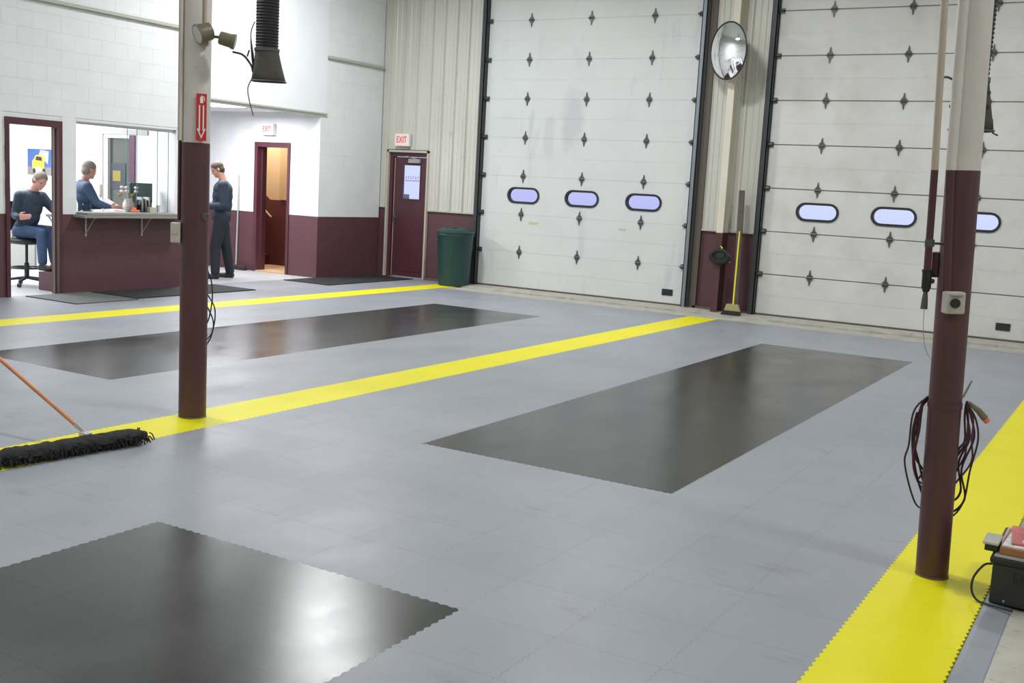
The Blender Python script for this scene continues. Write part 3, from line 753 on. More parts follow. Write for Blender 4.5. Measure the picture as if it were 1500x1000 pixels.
# flood light pair
fl = empty('twin_floodlight', at(Lc, .06, .10, 2.46), 'twin olive brown lamp heads on the upper left column', 'floodlight')
def head(name, c, d, r, L, parent):
    d = V(d).normalized(); c = V(c)
    p = [c - d * L * .5, c - d * L * .44, c - d * L * .1, c + d * L * .25, c + d * L * .28, c + d * L * .5]
    h = obj(name, tube(nb(), p, [r * .70, r * .84, r * .88, r * .90, r, r * .98], 20), m_olive, parent, smooth=True)
    obj('lens', tube(nb(), [c + d * (L * .501), c + d * (L * .53)], [r * .86, r * .7], 20), m_lens, h, smooth=True)
    return h
hc = at(Lc, .085, .15, 2.455)
head('lamp_head', hc + V((0, 0, .02)), (RV * -.62 + TV * .50 + V((0, 0, -.30))), .064, .095, fl)
hc2 = at(Lc, .225, .13, 2.442)
head('lamp_head', hc2, (RV * .90 - TV * .15 + V((0, 0, -.20))), .048, .10, fl)
obj('arm', tube(nb(), [at(Lc, .07, .06, 2.47), at(Lc, .10, .12, 2.46), at(Lc, .175, .13, 2.455)], .009, 8), m_olive, fl, smooth=True)
obj('mount_canopy', tube(nb(), [at(Lc, .066, .062, 2.43), at(Lc, .066, .10, 2.43)], .035, 16), m_beige, fl, smooth=True)

# black cable hanging behind left column
cb = nb()
def curve(pts, n=40):
    """Catmull-Rom through pts"""
    P = [V(p) for p in pts]; P = [P[0] * 2 - P[1]] + P + [P[-1] * 2 - P[-2]]; out = []
    seg = len(P) - 3
    for i in range(seg):
        for k in range(max(2, n // seg)):
            t = k / max(2, n // seg); a, b, c, d = P[i:i + 4]
            out.append(.5 * ((2 * b) + (c - a) * t + (2 * a - 5 * b + 4 * c - d) * t * t + (3 * b - a - 3 * c + d) * t ** 3))
    out.append(P[-2]); return out
for dx, zt, zb in ((.108, .98, .60), (.128, .82, .50), (.118, .74, .46)):
    tube(cb, curve([at(Lc, .07, -.06, zt), at(Lc, dx - .01, -.06, zt - .08), at(Lc, dx, -.05, (zt + zb) / 2), at(Lc, dx - .02, -.05, zb + .06), at(Lc, .06, -.06, zb)]), .0045, 6)
obj('hanging_cable', cb, m_black, smooth=True, label='thin black cable loops hanging behind the left column', cat='cable')

# coil of cables on the right column
ck = empty('cable_hook', at(Rc, .09, 0, .83), 'thin grey rod hook on the right column above the cable coil', 'hook')
obj('rod', tube(nb(), [at(Rc, .05, -.06, .77), at(Rc, .10, -.05, .81), at(Rc, .128, -.04, .885)], .005, 8), m_grey, ck)
obj('hook_collar', lathe(nb(), (RX, RY, .77), [(RRd + .003, 0), (RRd + .003, .025)], 28), m_pole_m, ck, smooth=True)
coil = empty('cable_coil', at(Rc, 0, .0, .8), 'coil of thin maroon and black cables hung around the right column', 'cable coil')
random.seed(3)
for k in range(7):
    wl = (-.108, -.116, -.122, -.112, -.118, -.150, -.125)[k]; wr = (.092, .100, .112, .122, .132, .150, .106)[k]
    zb = (.42, .36, .31, .33, .27, .25, .47)[k]; zt = .80; bk = -.083 - .004 * k; cr = (0, .02, -.015, .03, -.02, .0, .01)[k]
    zl = (.50, .46, .55, .48, .52, .43, .56)[k]
    pts = [at(Rc, .078, .035 + .002 * k, zt), at(Rc, wr * .86 + cr * .4, .03, zt - .07), at(Rc, wr, .02, zt - .17), at(Rc, wr - .02 + cr, .01, zt * .42 + zb * .58), at(Rc, wr * .80 - cr, -.01, zb + .08), at(Rc, .075, -.05, zb + .01),
           at(Rc, 0, bk, zb + .02), at(Rc, -.080, -.05, zl - .02 * k), at(Rc, wl, -.02, zl + .07), at(Rc, wl + .01, -.015, zl + .17), at(Rc, wl * .86, -.02, zt - .07), at(Rc, -.078, -.03, zt - .01), at(Rc, 0, -.088, zt), at(Rc, .085, -.03, zt)]
    pts = [p + V((0, 0, random.uniform(-.01, .01))) for p in pts]
    obj('cable_loop', tube(nb(), curve(pts, 78), .0042 if k % 2 else .0050, 6), m_cabler if k in (1, 3) else m_cable, coil, smooth=True)
cn = at(Rc, .160, .03, .735)
obj('plug', tube(nb(), [at(Rc, .09, .035, .80), at(Rc, .135, .035, .765), at(Rc, .165, .035, .732)], [.008, .014, .016], 10), m_olive, coil, smooth=True, label='brown plug end')
obj('plug_tip', tube(nb(), [at(Rc, .165, .035, .732), at(Rc, .178, .035, .716)], .014, 10), m_orange, coil, label='orange plug tip')

# drop pipe
dp = empty('air_drop_pipe', at(Rc, -.125, .0, 1.3), 'thin tan and maroon air pipe hanging left of the right column', 'pipe')
obj('upper_pipe', tube(nb(), [at(Rc, -.130, .02, 1.80), at(Rc, -.142, .02, 2.6), at(Rc, -.142, .02, 5.7)], .0155, 12), m_tan, dp, smooth=True, label='tan upper length of pipe')
obj('lower_pipe', tube(nb(), [at(Rc, -.130, .02, 1.37), at(Rc, -.130, .02, 1.80)], .0155, 12), m_mframe, dp, smooth=True)
obj('bracket_arm', tube(nb(), [at(Rc, -.148, .02, 1.49), at(Rc, -.06, .02, 1.487)], .005, 8), m_dsteel, dp)
obj('clamp', tube(nb(), [at(Rc, -.128, .02, 1.475), at(Rc, -.128, .02, 1.505)], .020, 12), m_dsteel, dp)
obj('bracket_arm', tube(nb(), curve([at(Rc, -.125, .02, 2.185), at(Rc, -.10, .02, 2.185), at(Rc, -.06, .02, 2.165)]), .005, 8), m_dsteel, dp)
obj('valve', tube(nb(), [at(Rc, -.129, .02, 1.28), at(Rc, -.129, .02, 1.30), at(Rc, -.129, .02, 1.36), at(Rc, -.129, .02, 1.375)], [.013, .020, .020, .024], 12), m_black, dp, smooth=True)
obj('valve_handle', tube(nb(), [at(Rc, -.13, .02, 1.33), at(Rc, -.098, .02, 1.325)], .010, 8), m_black, dp)
obj('coupling', tube(nb(), [at(Rc, -.130, .02, 1.28), at(Rc, -.131, .02, 1.245), at(Rc, -.132, .02, 1.205)], [.009, .013, .015], 12), m_dsteel, dp, smooth=True)
obj('pull_wire', tube(nb(), curve([at(Rc, -.131, .02, 1.205), at(Rc, -.128, .02, 1.12), at(Rc, -.115, .02, 1.04), at(Rc, -.088, .02, .985)]), .0015, 5), m_grey, dp)

# ------------------------------------------------------------------ exhaust hoses
def hose(c, z_noz, z_bot, r, rw, rd, label, lean=0.):
    h = empty('exhaust_hose', (c[0], c[1], z_bot), label, 'hose', 'exhaust hoses')
    prof = []; z = z_noz; zz = []
    n = int((5.7 - z_noz) / .022)
    for k in range(n):
        prof += [(r * .93, k * .022), (r, k * .022 + .007), (r, k * .022 + .013), (r * .93, k * .022 + .02)]
    obj('corrugated_tube', lathe(nb(), (c[0], c[1], z_noz), prof, 20), m_hose, h, smooth=True)
    # flared flat nozzle
    bm = nb(); n = 24; rings = []
    for t in (0, .12, .3, .55, .8, 1.):
        a = r * 1.02 + (rw - r) * t ** 1.3; b = r * 1.02 + (rd - r) * t; zc = z_noz + (z_bot - z_noz) * t
        rings.append([V((c[0], c[1], zc)) + RV * (math.copysign(abs(math.cos(2 * PI * k / n)) ** (1 - .45 * t), math.cos(2 * PI * k / n)) * a + lean * t) + TV * (math.copysign(abs(math.sin(2 * PI * k / n)) ** (1 - .45 * t), math.sin(2 * PI * k / n)) * b) for k in range(n)])
    vs = [[bm.verts.new(p) for p in rg] for rg in rings]
    for a, b in zip(vs, vs[1:]):
        for k in range(n): bm.faces.new((a[k], a[(k + 1) % n], b[(k + 1) % n], b[k]))
    inner = [[bm.verts.new(V((c[0], c[1], 0)) + (p - V((c[0], c[1], 0))) * 1) for p in rg] for rg in ()]
    nz = obj('nozzle', bm, m_fabric, h, smooth=True)
    md = nz.modifiers.new('s', 'SOLIDIFY'); md.thickness = .004
    rim = nb(); rp = [p for p in rings[-1]] + [rings[-1][0]]
    tube(rim, rp, .006, 6, cap=False); obj('rim', rim, m_dsteel, h, smooth=True)
    obj('clamp_band', lathe(nb(), (c[0], c[1], z_noz - .012), [(r * 1.09, 0), (r * 1.09, .022)], 24), m_dsteel, h, smooth=True)
    return h
HL = (.935, -9.0)
h1 = hose(HL, 2.55, 2.32, .086, .125, .07, 'black corrugated exhaust hose with grey flared nozzle hanging beside the left column', lean=.018)
def hat(c, rgt, twd, z): return V((c[0], c[1], z)) + RV * rgt + TV * twd
obj('spring_clamp', join(tube(nb(), [hat(HL, -.115, .03, 2.62), hat(HL, -.10, .03, 2.50), hat(HL, -.09, .03, 2.40)], [.005, .011, .007], 8), tube(nb(), curve([hat(HL, -.25, .03, 2.52), hat(HL, -.17, .03, 2.50), hat(HL, -.11, .03, 2.43), hat(HL, -.095, .03, 2.38)], 16), .008, 8), tube(nb(), [hat(HL, -.14, .03, 2.49), hat(HL, -.125, .03, 2.54)], .006, 6)), m_black, h1)
obj('cord', tube(nb(), curve([hat(HL, -.088, .03, 2.75), hat(HL, -.115, .03, 2.66), hat(HL, -.10, .03, 2.5), hat(HL, -.095, .03, 2.36), hat(HL, -.13, .03, 2.26), hat(HL, -.115, .03, 2.16), hat(HL, -.085, .03, 2.06)], 50), .004, 6), m_black, h1, smooth=True)
HR = (5.950, -9.2)
h2 = hose(HR, 2.29, 2.04, .078, .105, .06, 'black corrugated exhaust hose with grey flared nozzle hanging behind the right column', lean=.02)
for zz, rr in ((2.22, .092), (2.15, .098)):
    obj('strap', lathe(nb(), (HR[0], HR[1], zz), [(rr, 0), (rr + .002, .012)], 24, sy=.9), m_black, h2, smooth=True)
obj('tie', tube(nb(), [hat(HR, .112, .02, 2.10), hat(HR, .125, .02, 2.03), hat(HR, .15, .02, 2.02)], .005, 6), m_black, h2)

# ------------------------------------------------------------------ between the doors
ps = empty('door_post', (1.42, -.17, 0), 'narrow cream steel post standing between the overhead doors', 'post')
def hbeam(bm, x, y, z0, z1, w=.13, d=.16, t=.012):
    box(bm, (x - w / 2, y - d / 2, z0), (x + w / 2, y - d / 2 + t, z1)); box(bm, (x - w / 2, y + d / 2 - t, z0), (x + w / 2, y + d / 2, z1)); box(bm, (x - t / 2, y - d / 2 + t, z0), (x + t / 2, y + d / 2 - t, z1))
    return bm
obj('lower_post', hbeam(nb(), 1.42, -.17, .021, 1.16, .10, .22), m_pole_m, ps)
obj('upper_post', hbeam(nb(), 1.42, -.17, 1.16, 5.79, .10, .22), mat('cream_post_paint', (.64, .60, .50), .5, var=.04), ps)
mr = empty('convex_mirror', (1.40, -.45, 3.68), 'round convex safety mirror high on the cream post', 'mirror')
mc = V((1.40, -.46, 3.68)); ndir = V((-.515, -.857, -.06)).normalized(); _, mu, mv = frame(ndir)
def dome(R, h, n=40, k=10):
    bm = nb(); rings = []
    rho = (R * R + h * h) / (2 * h)
    for i in range(k):
        rr = R * (1 - i / k); zz = math.sqrt(rho * rho - rr * rr) - (rho - h)
        rings.append([bm.verts.new(mc + mu * rr * math.cos(2 * PI * j / n) + mv * rr * math.sin(2 * PI * j / n) + ndir * zz) for j in range(n)])
    for a, b in zip(rings, rings[1:]):
        for j in range(n): bm.faces.new((a[j], a[(j + 1) % n], b[(j + 1) % n], b[j]))
    c = bm.verts.new(mc + ndir * h)
    for j in range(n): bm.faces.new((rings[-1][j], rings[-1][(j + 1) % n], c))
    return bm
obj('mirror_dome', dome(.385, .075), m_chrome, mr, smooth='all')
obj('rim', tube(nb(), [mc + mu * .388 * math.cos(2 * PI * j / 48) + mv * .388 * math.sin(2 * PI * j / 48) for j in range(49)], .011, 8, cap=False), m_black, mr, smooth=True)
obj('backing', tube(nb(), [mc - ndir * .03, mc - ndir * .012, mc - ndir * .002], [.1, .36, .385], 36), m_beige, mr, smooth=True)
obj('mount_arm', tube(nb(), [mc - ndir * .03, mc - ndir * .1, (1.42, -.275, 3.68)], .014, 8), m_dsteel, mr)
bt = obj('rubber_strip', xf(bx((-.04, -.014, 0), (.04, .014, 1.76), .004), Matrix.Translation((1.755, -.30, .022)) @ Matrix.Rotation(math.radians(3.4), 4, 'X').inverted() @ Matrix.Rotation(math.radians(2.6), 4, 'Y').inverted()), m_plank, label='tall dark weathered board leaning on the wall beside the broom', cat='board')
br = empty('push_broom', (1.72, -.43, .02), 'straw broom with a bright yellow handle leaning between the overhead doors', 'broom')
obj('handle', tube(nb(), [(1.755, -.41, .13), (1.715, -.27, 1.20)], .011, 10), m_yplast, br, smooth=True)
b = nb(); prism(b, [(1.67, .17), (1.83, .17), (1.865, .075), (1.64, .075)], 1, -.45, -.39); obj('bristles', b, m_straw, br)
b = nb(); prism(b, [(1.60, .012), (1.87, .012), (1.862, .078), (1.625, .078)], 1, -.47, -.37); obj('bristle_tips', b, m_black, br, label='dark worn bristle tips')
hb = empty('hanging_bundle', (1.48, -.27, .85), 'dark bundle of hose and gloves hung on the maroon foot of the cream post', 'hose bundle')
b = nb()
for k in range(5):
    cz = .84 - .008 * k; rx = .085 + .011 * k
    tube(b, [(1.47 + rx * math.cos(2 * PI * j / 20) * 1.2, -.305 - .012 * (k % 3), cz + .085 * math.sin(2 * PI * j / 20)) for j in range(21)], .018, 6, cap=False)
obj('coils', b, m_black, hb, smooth=True)
obj('core', lathe(nb(), (1.47, -.30, .77), [(.05, 0), (.09, .03), (.10, .09), (.08, .15), (.03, .17)], 14, sy=.3), mat('dark_green_cloth', (.02, .03, .025), .8), hb, smooth=True)
obj('hook', tube(nb(), [(1.45, -.275, .97), (1.49, -.30, .95), (1.48, -.31, .93)], .008, 6), m_yplast, hb, label='yellow hook')
obj('tag', bx((1.57, -.30, .745), (1.62, -.295, .765)), m_white, hb, label='small white tag')
obj('switch_box', bx((1.335, -.03, 1.24), (1.405, .011, 1.36), .005), m_olive, label='small brown switch box on the siding left of the cream post', cat='switch box')

# ------------------------------------------------------------------ bin
bn = empty('trash_bin', (-3.03, -.42, 0), 'tall dark green waste bin beside the left overhead door', 'waste bin')
obj('barrel', lathe(nb(), (-3.03, -.42, .001), [(.20, 0), (.25, .01), (.265, .25), (.285, .58), (.29, .60), (.295, .80), (.302, .81), (.302, .84), (.295, .85)], 36), m_green, bn, smooth=True)
obj('lid', lathe(nb(), (-3.03, -.42, .85), [(.295, 0), (.312, .005), (.312, .03), (.29, .05), (.22, .085), (.12, .10), (.02, .105)], 36), m_green, bn, smooth=True)
obj('lid_flap', bx((-3.13, -.60, .935), (-2.93, -.45, .955), .008), m_black, bn)

# ------------------------------------------------------------------ dust mop
mp = empty('dust_mop', (1.72, -11.2, 0), 'wide black dust mop with an orange wooden handle on the yellow stripe', 'mop')
random.seed(5)
b = nb(); n = 46; a0, a1 = V((1.675, -11.76, .045)), V((1.775, -10.84, .045))
dirm = (a1 - a0).normalized(); sm = V((-dirm.y, dirm.x, 0))
rings = []
for i in range(n + 1):
    t = i / n; p = a0.lerp(a1, t); e = min(1, .45 + 6 * min(t, 1 - t)); ring = []
    for k in range(16):
        ang = 2 * PI * k / 16; rr = (.075 + random.uniform(-.012, .012)) * e; rz = (.043 + random.uniform(-.006, .006)) * e
        q = p + sm * rr * math.cos(ang) + V((0, 0, rz * math.sin(ang))); q.z = max(q.z, .002); ring.append(b.verts.new(q))
    rings.append(ring)
for u, v_ in zip(rings, rings[1:]):
    for k in range(16): b.faces.new((u[k], u[(k + 1) % 16], v_[(k + 1) % 16], v_[k]))
b.faces.new(rings[0]); b.faces.new(rings[-1])
mh = obj('mop_head', b, m_mop, mp, smooth=True)
b = nb(); random.seed(8)
for i in range(420):
    t = random.random(); s = random.choice((-1, 1)); p = a0.lerp(a1, t) + sm * s * random.uniform(.03, .06); q = p + sm * s * random.uniform(.02, .05) + dirm * random.uniform(-.03, .03)
    p.z = random.uniform(.03, .075); q.z = random.uniform(.006, .03)
    tube(b, [p, (p + q) / 2 + V((0, 0, .012)), q], .004, 4)
obj('yarn_fringe', b, m_mop, mh, kind='stuff')
j = V((1.70, -11.20, .095))
obj('swivel_clamp', join(box(nb(), (j.x - .03, j.y - .025, .075), (j.x + .03, j.y + .025, .105), 0, .006), tube(nb(), [j, j + V((-.085, .003, .035))], [.012, .016], 10)), m_steel, mp)
hend = V((.25, -11.15, .66))
obj('handle', tube(nb(), [j + V((-.08, .003, .033)), hend], [.0125, .0125], 12), m_wood, mp, smooth=True)

# ------------------------------------------------------------------ charger box at the right edge
xa, ya = 6.418, -10.365
cbx = empty('charger_box', (6.7, -10.1, 0), 'black slotted equipment box standing on the floor at the right edge', 'equipment box')
b = nb(); box(b, (xa, ya, .002), (7.0, -9.88, .175), 0, .006)
obj('case', b, m_boxblk, cbx)
for k in range(5):
    obj('vent_slot', bx((6.50 + .014 * k, ya - .003, .10), (6.506 + .014 * k, ya + .001, .15)), m_black, cbx)
obj('case_top', bx((xa - .012, ya - .012, .175), (7.02, -9.86, .205), .008), m_hose, cbx)
obj('case_rim', bx((xa + .002, ya - .008, .2055), (7.01, -9.87, .211)), m_grey, cbx)
obj('bolt', tube(nb(), [(6.475, ya - .004, .02), (6.475, ya, .02)], .005, 8), m_grey, cbx)
ty = empty('tool_tray', (6.45, -10.2, .2115), 'small black tray with a pale lid at the left end of the black box', 'tray')
obj('tray_body', bx((6.375, -10.33, .2115), (6.428, -10.20, .240), .004), m_black, ty)
obj('tray_lid', bx((6.366, -10.34, .2405), (6.430, -10.19, .254), .005), mat('putty_lid', (.52, .50, .45), .5), ty)
obj('carton', bx((6.436, -10.345, .2115), (6.98, -10.02, .243), .003), m_cart, label='flat orange brown carton on top of the black box', cat='carton')
random.seed(11)
mg = [((.80, .80, .82), 'bluish white magazine at the bottom of the pile on the carton'), ((.55, .10, .08), 'red magazine in the pile on the carton'), ((.70, .72, .75), 'pale grey leaflet in the pile on the carton')]
for k, (c_, lb) in enumerate(mg):
    x1 = 6.442 + .035 * k; bmm = nb(); box(bmm, (0, 0, 0), (.22, .29, .007)); box(bmm, (.0, .0, .007), (.22, .29, .0075))
    xf(bmm, Matrix.Translation((x1, -10.33 + .02 * k, .2435 + .0078 * k)) @ Matrix.Rotation(math.radians((-3, 6, -8)[k]), 4, 'Z'))
    obj('magazine', bmm, mat('magazine_%s' % ('white', 'red', 'grey')[k], c_, .35, var=.25, vscale=25), label=lb, cat='magazine', group='magazines on the carton')
obj('parts_bag', xf(lathe(nb(), (0, 0, 0), [(.09, 0), (.10, .02), (.07, .045), (.02, .05)], 14, sy=1.4), Matrix.Translation((6.60, -10.1, .268))), mat('clear_grey_bag', (.45, .46, .48), .25, var=.5, vscale=40, bump=.8, bscale=60, bdist=.01), smooth=True, label='grey plastic parts bag behind the magazines', cat='bag')
obj('loop_cable', tube(nb(), curve([(6.80, -10.27, .335), (6.64, -10.22, .31), (6.55, -10.14, .330), (6.50, -10.06, .355), (6.53, -9.99, .375), (6.62, -10.01, .36), (6.72, -10.10, .32), (6.86, -10.2, .30)], 60), .0048, 8), m_black, smooth=True, label='black cable loop on top of the magazine pile', cat='cable')
obj('floor_cable', tube(nb(), curve([(xa - .002, ya + .02, .165), (6.385, -10.355, .155), (6.352, -10.37, .10), (6.350, -10.38, .045), (6.375, -10.39, .010), (6.42, -10.41, .007), (6.52, -10.43, .007)], 50), .005, 8), m_black, smooth=True, label='black power cable curling from the left side of the black box to the floor', cat='cable')

# ------------------------------------------------------------------ recess things
fb = empty('floor_squeegee', (-6.62, YR - .08, 0), 'white-handled squeegee with a black head leaning on the recess wall', 'squeegee')
obj('handle', tube(nb(), [(-6.66, YR - .10, .06), (-6.70, YR - .02, 1.60)], .012, 8), m_grey, fb, smooth=True)
obj('head', bx((-6.83, YR - .13, .003), (-6.42, YR - .07, .05), .005), m_black, fb)
obj('blade_holder', bx((-6.80, YR - .12, .05), (-6.45, YR - .08, .085), .005), m_mframe, fb)
ucx, ucy = -6.10, -3.50
uc = empty('utility_cart', (ucx, ucy, 0), 'small grey utility cart partly hidden behind the left column', 'cart')
for z in (.25, .62, .95): obj('shelf', bx((ucx - .28, ucy - .2, z), (ucx + .28, ucy + .2, z + .03), .005), m_grey, uc)
for sx in (-1, 1):
    for sy in (-1, 1):
        lg = obj('leg', tube(nb(), [(ucx + sx * .26, ucy + sy * .18, .06), (ucx + sx * .26, ucy + sy * .18, .98)], .012, 8), m_grey, uc)
        obj('caster', tube(nb(), [(ucx + sx * .26, ucy + sy * .18 - .012, .031), (ucx + sx * .26, ucy + sy * .18 + .012, .031)], .03, 12), m_black, lg)
obj('carton', bx((ucx - .05, ucy - .15, .281), (ucx + .26, ucy + .12, .47), .004), m_cart, label='orange brown carton on the lower shelf of the cart', cat='carton')
obj('white_jug', lathe(nb(), (ucx + .15, ucy - .02, .651), [(.06, 0), (.065, .02), (.065, .14), (.03, .19), (.025, .22)], 16), m_white, smooth=True, label='white plastic jug on the middle shelf of the cart', cat='jug')
LX0, LX1, LY0, LY1 = -6.4, -5.3, -3.6, -2.6
rcl = empty('recess_ceiling_light', (-5.85, -3.1, 2.64), 'bright round ceiling light in the recess', 'ceiling light')
obj('frame', lathe(nb(), (-5.65, -3.2, 2.645), [(.52, 0), (.52, .014)], 40), m_white, rcl)
obj('diffuser', lathe(nb(), (-5.65, -3.2, 2.625), [(.30, 0), (.46, .008), (.49, .0195)], 40), m_lampg, rcl, smooth=True)

# ------------------------------------------------------------------ things on the service counter / office
def small(name, bm, m, label, cat, smooth=False): return obj(name, bm, m, smooth=smooth, label=label, cat=cat)
ZC = 1.0355
bh = small('brochure_holder', join(bx((-5.14, -6.02, ZC), (-5.04, -5.86, ZC + .01)), bx((-5.14, -6.02, ZC + .01), (-5.135, -5.86, ZC + .11)), bx((-5.045, -6.02, ZC + .01), (-5.04, -5.86, ZC + .08)), bx((-5.135, -6.02, ZC + .01), (-5.045, -6.015, ZC + .1)), bx((-5.135, -5.865, ZC + .01), (-5.045, -5.86, ZC + .1))), m_acryl, 'clear plastic tray at the left end of the service counter', 'tray')
small('paper_stack', join(bx((-5.16, -5.58, ZC), (-5.0, -5.38, ZC + .018)), xf(bx((-.08, -.1, 0), (.08, .1, .012)), Matrix.Translation((-5.08, -5.48, ZC + .0185)) @ Matrix.Rotation(.2, 4, 'Z'))), m_paper, 'stack of white papers in the middle of the service counter', 'papers')
small('tape_dispenser', join(box(nb(), (-5.03, -5.28, ZC), (-4.97, -5.17, ZC + .03), 0, .005), tube(nb(), [(-5.015, -5.24, ZC + .04), (-4.985, -5.24, ZC + .04)], .025, 14)), m_orange, 'red orange tape dispenser on the service counter', 'tape dispenser')
vs = empty('flower_vase', (-5.12, -5.24, ZC), 'pale vase of faded flowers on the service counter', 'vase')
obj('vase', lathe(nb(), (-5.12, -5.24, ZC), [(.045, 0), (.07, .04), (.075, .10), (.05, .15), (.06, .17)], 16), m_pink, vs, smooth=True)
random.seed(2)
for k in range(9):
    a = 2 * PI * k / 9; p = V((-5.12 + .08 * math.cos(a), -5.24 + .12 * math.sin(a), ZC + .22 + .05 * (k % 3)))
    s = obj('stem', tube(nb(), [(-5.12, -5.24, ZC + .12), p], .003, 5), m_trim, vs)
    obj('blossom', xf(lathe(nb(), (0, 0, -.02), [(.004, 0), (.024, .01), (.03, .025), (.018, .04)], 8), Matrix.Translation(p)), m_pink if k % 3 else m_cart, s)
og = empty('desk_organizer', (-5.12, -4.98, ZC), 'wire desk organizer stuffed with papers on the service counter', 'organizer')
for k in range(4):
    obj('divider', bx((-5.18, -5.08 + .06 * k, ZC), (-5.06, -5.076 + .06 * k, ZC + .16 + .02 * (k % 2))), m_dsteel, og)
obj('base', bx((-5.19, -5.09, ZC), (-5.05, -4.89, ZC + .006)), m_dsteel, og)
for k in range(3):
    obj('envelope', bx((-5.175, -5.065 + .06 * k, ZC + .007), (-5.065, -5.035 + .06 * k, ZC + .20 - .03 * (k % 2))), (m_paper, m_beige, m_pink)[k], og)
cp = empty('paper_cup', (-5.03, -4.80, ZC), 'white paper cup by the computer screen on the counter', 'cup')
obj('cup', lathe(nb(), (-5.03, -4.80, ZC), [(.028, 0), (.038, .09), (.040, .095)], 16), m_white, cp, smooth=True)
pcup = empty('pen_cup', (-5.07, -5.12, ZC), 'black cup of pens beside the flower vase on the counter', 'pen cup')
obj('cup', lathe(nb(), (-5.07, -5.12, ZC), [(.032, 0), (.035, .10)], 14), m_black, pcup, smooth=True)
for k in range(4):
    obj('pen', tube(nb(), [(-5.07 + .01 * (k - 1.5), -5.12, ZC + .101), (-5.07 + .02 * (k - 1.5), -5.12 + .01 * (k - 2), ZC + .17)], .004, 6), (m_pblue, m_black, m_red, m_white)[k], pcup)
small('card_box', bx((-5.02, -5.02, ZC), (-4.95, -4.90, ZC + .07), .004), m_beige, 'beige card box in front of the desk organizer', 'box')
small('form_pad', bx((-5.0, -5.75, ZC), (-4.86, -5.60, ZC + .012), .002), m_pink, 'pale form pad left of the white papers on the counter', 'papers')
mo = empty('computer_monitor', (-5.35, -4.88, .966), 'dark computer monitor at the right end of the office desk', 'monitor')
obj('screen', bx((-5.43, -4.98, 1.15), (-5.39, -4.60, 1.42), .006), m_screen, mo)
obj('stand', join(bx((-5.415, -4.83, .975), (-5.395, -4.75, 1.2)), bx((-5.5, -4.93, .966), (-5.33, -4.66, .98), .004)), m_black, mo)
bxs = small('wall_box', bx((-6.66, YE - .06, 1.20), (-6.56, YE - .021, 1.36), .004), m_beige, 'beige box on the office end wall left of the dark doorway', 'wall box')
small('clipboard', xf(bx((-.11, -.15, 0), (.11, .15, .008)), Matrix.Translation((-5.42, -5.33, 1.10)) @ Matrix.Rotation(.6, 4, 'Y') @ Matrix.Rotation(.5, 4, 'Z')), m_paper, 'white sheet held by the man behind the service window', 'paper')
small('water_bottle', lathe(nb(), (-5.08, -6.10, ZC), [(.028, 0), (.03, .01), (.03, .10), (.012, .14), (.012, .16)], 14), m_acryl, 'clear bottle at the far left end of the service counter', 'bottle', True)

# stool
stx, sty = -5.98, -6.17
sl_ = empty('drafting_stool', (stx, sty, 0), 'tall black drafting stool with foot ring under the seated man', 'stool')
obj('seat', lathe(nb(), (stx, sty, .575), [(.10, -.03), (.20, -.02), (.225, .0), (.225, .03), (.19, .05), (.05, .055)], 24), m_chair, sl_, smooth=True)
b = nb()
for k in range(9):
    pass
bp = []
for zz, hw in ((.72, .16), (.80, .19), (.95, .20), (1.05, .18), (1.10, .13)):
    bp.append((zz, hw))
def backrest():
    bm = nb(); rows = []
    for zz, hw in bp:
        rows.append([(stx - .24 + .04 * abs(t) ** 2, sty + hw * t, zz) for t in (-1, -.6, -.2, .2, .6, 1)])
    f = [[bm.verts.new(p) for p in r] for r in rows]; g = [[bm.verts.new((p[0] - .045, p[1], p[2])) for p in r] for r in rows]
    for A in (f, g):
        for a, b_ in zip(A, A[1:]):
            for k in range(5): bm.faces.new((a[k], a[k + 1], b_[k + 1], b_[k]))
    for k in range(5): bm.faces.new((f[0][k], f[0][k + 1], g[0][k + 1], g[0][k])); bm.faces.new((f[-1][k], f[-1][k + 1], g[-1][k + 1], g[-1][k]))
    for r in range(4): bm.faces.new((f[r][0], f[r + 1][0], g[r + 1][0], g[r][0])); bm.faces.new((f[r][-1], f[r + 1][-1], g[r + 1][-1], g[r][-1]))
    return bm
obj('backrest', backrest(), m_chair, sl_, smooth=True)
obj('back_bar', tube(nb(), curve([(stx - .05, sty, .555), (stx - .27, sty, .57), (stx - .285, sty, .70), (stx - .285, sty, .95)], 20), .018, 8), m_grey, sl_, smooth=True)
obj('gas_column', tube(nb(), [(stx, sty, .10), (stx, sty, .30), (stx, sty, .31), (stx, sty, .55)], [.03, .03, .018, .018], 14), m_black, sl_, smooth=True)
obj('foot_ring', tube(nb(), [(stx + .19 * math.cos(2 * PI * k / 28), sty + .19 * math.sin(2 * PI * k / 28), .24) for k in range(29)], .011, 8, cap=False), m_black, sl_, smooth=True)
for k in range(3):
    a = 2 * PI * k / 3; obj('ring_spoke', tube(nb(), [(stx, sty, .24), (stx + .19 * math.cos(a), sty + .19 * math.sin(a), .24)], .008, 6), m_black, sl_)
for k in range(5):
    a = 2 * PI * k / 5 + .3
    lg = obj('base_leg', tube(nb(), [(stx, sty, .11), (stx + .27 * math.cos(a), sty + .27 * math.sin(a), .075)], [.022, .015], 8), m_black, sl_)
    px, py = stx + .27 * math.cos(a), sty + .27 * math.sin(a)
    obj('caster', join(tube(nb(), [(px, py, .03), (px, py, .08)], .008, 6), tube(nb(), [(px - .02 * math.sin(a), py + .02 * math.cos(a), .029), (px + .02 * math.sin(a), py - .02 * math.cos(a), .029)], .028, 12)), m_black, lg)

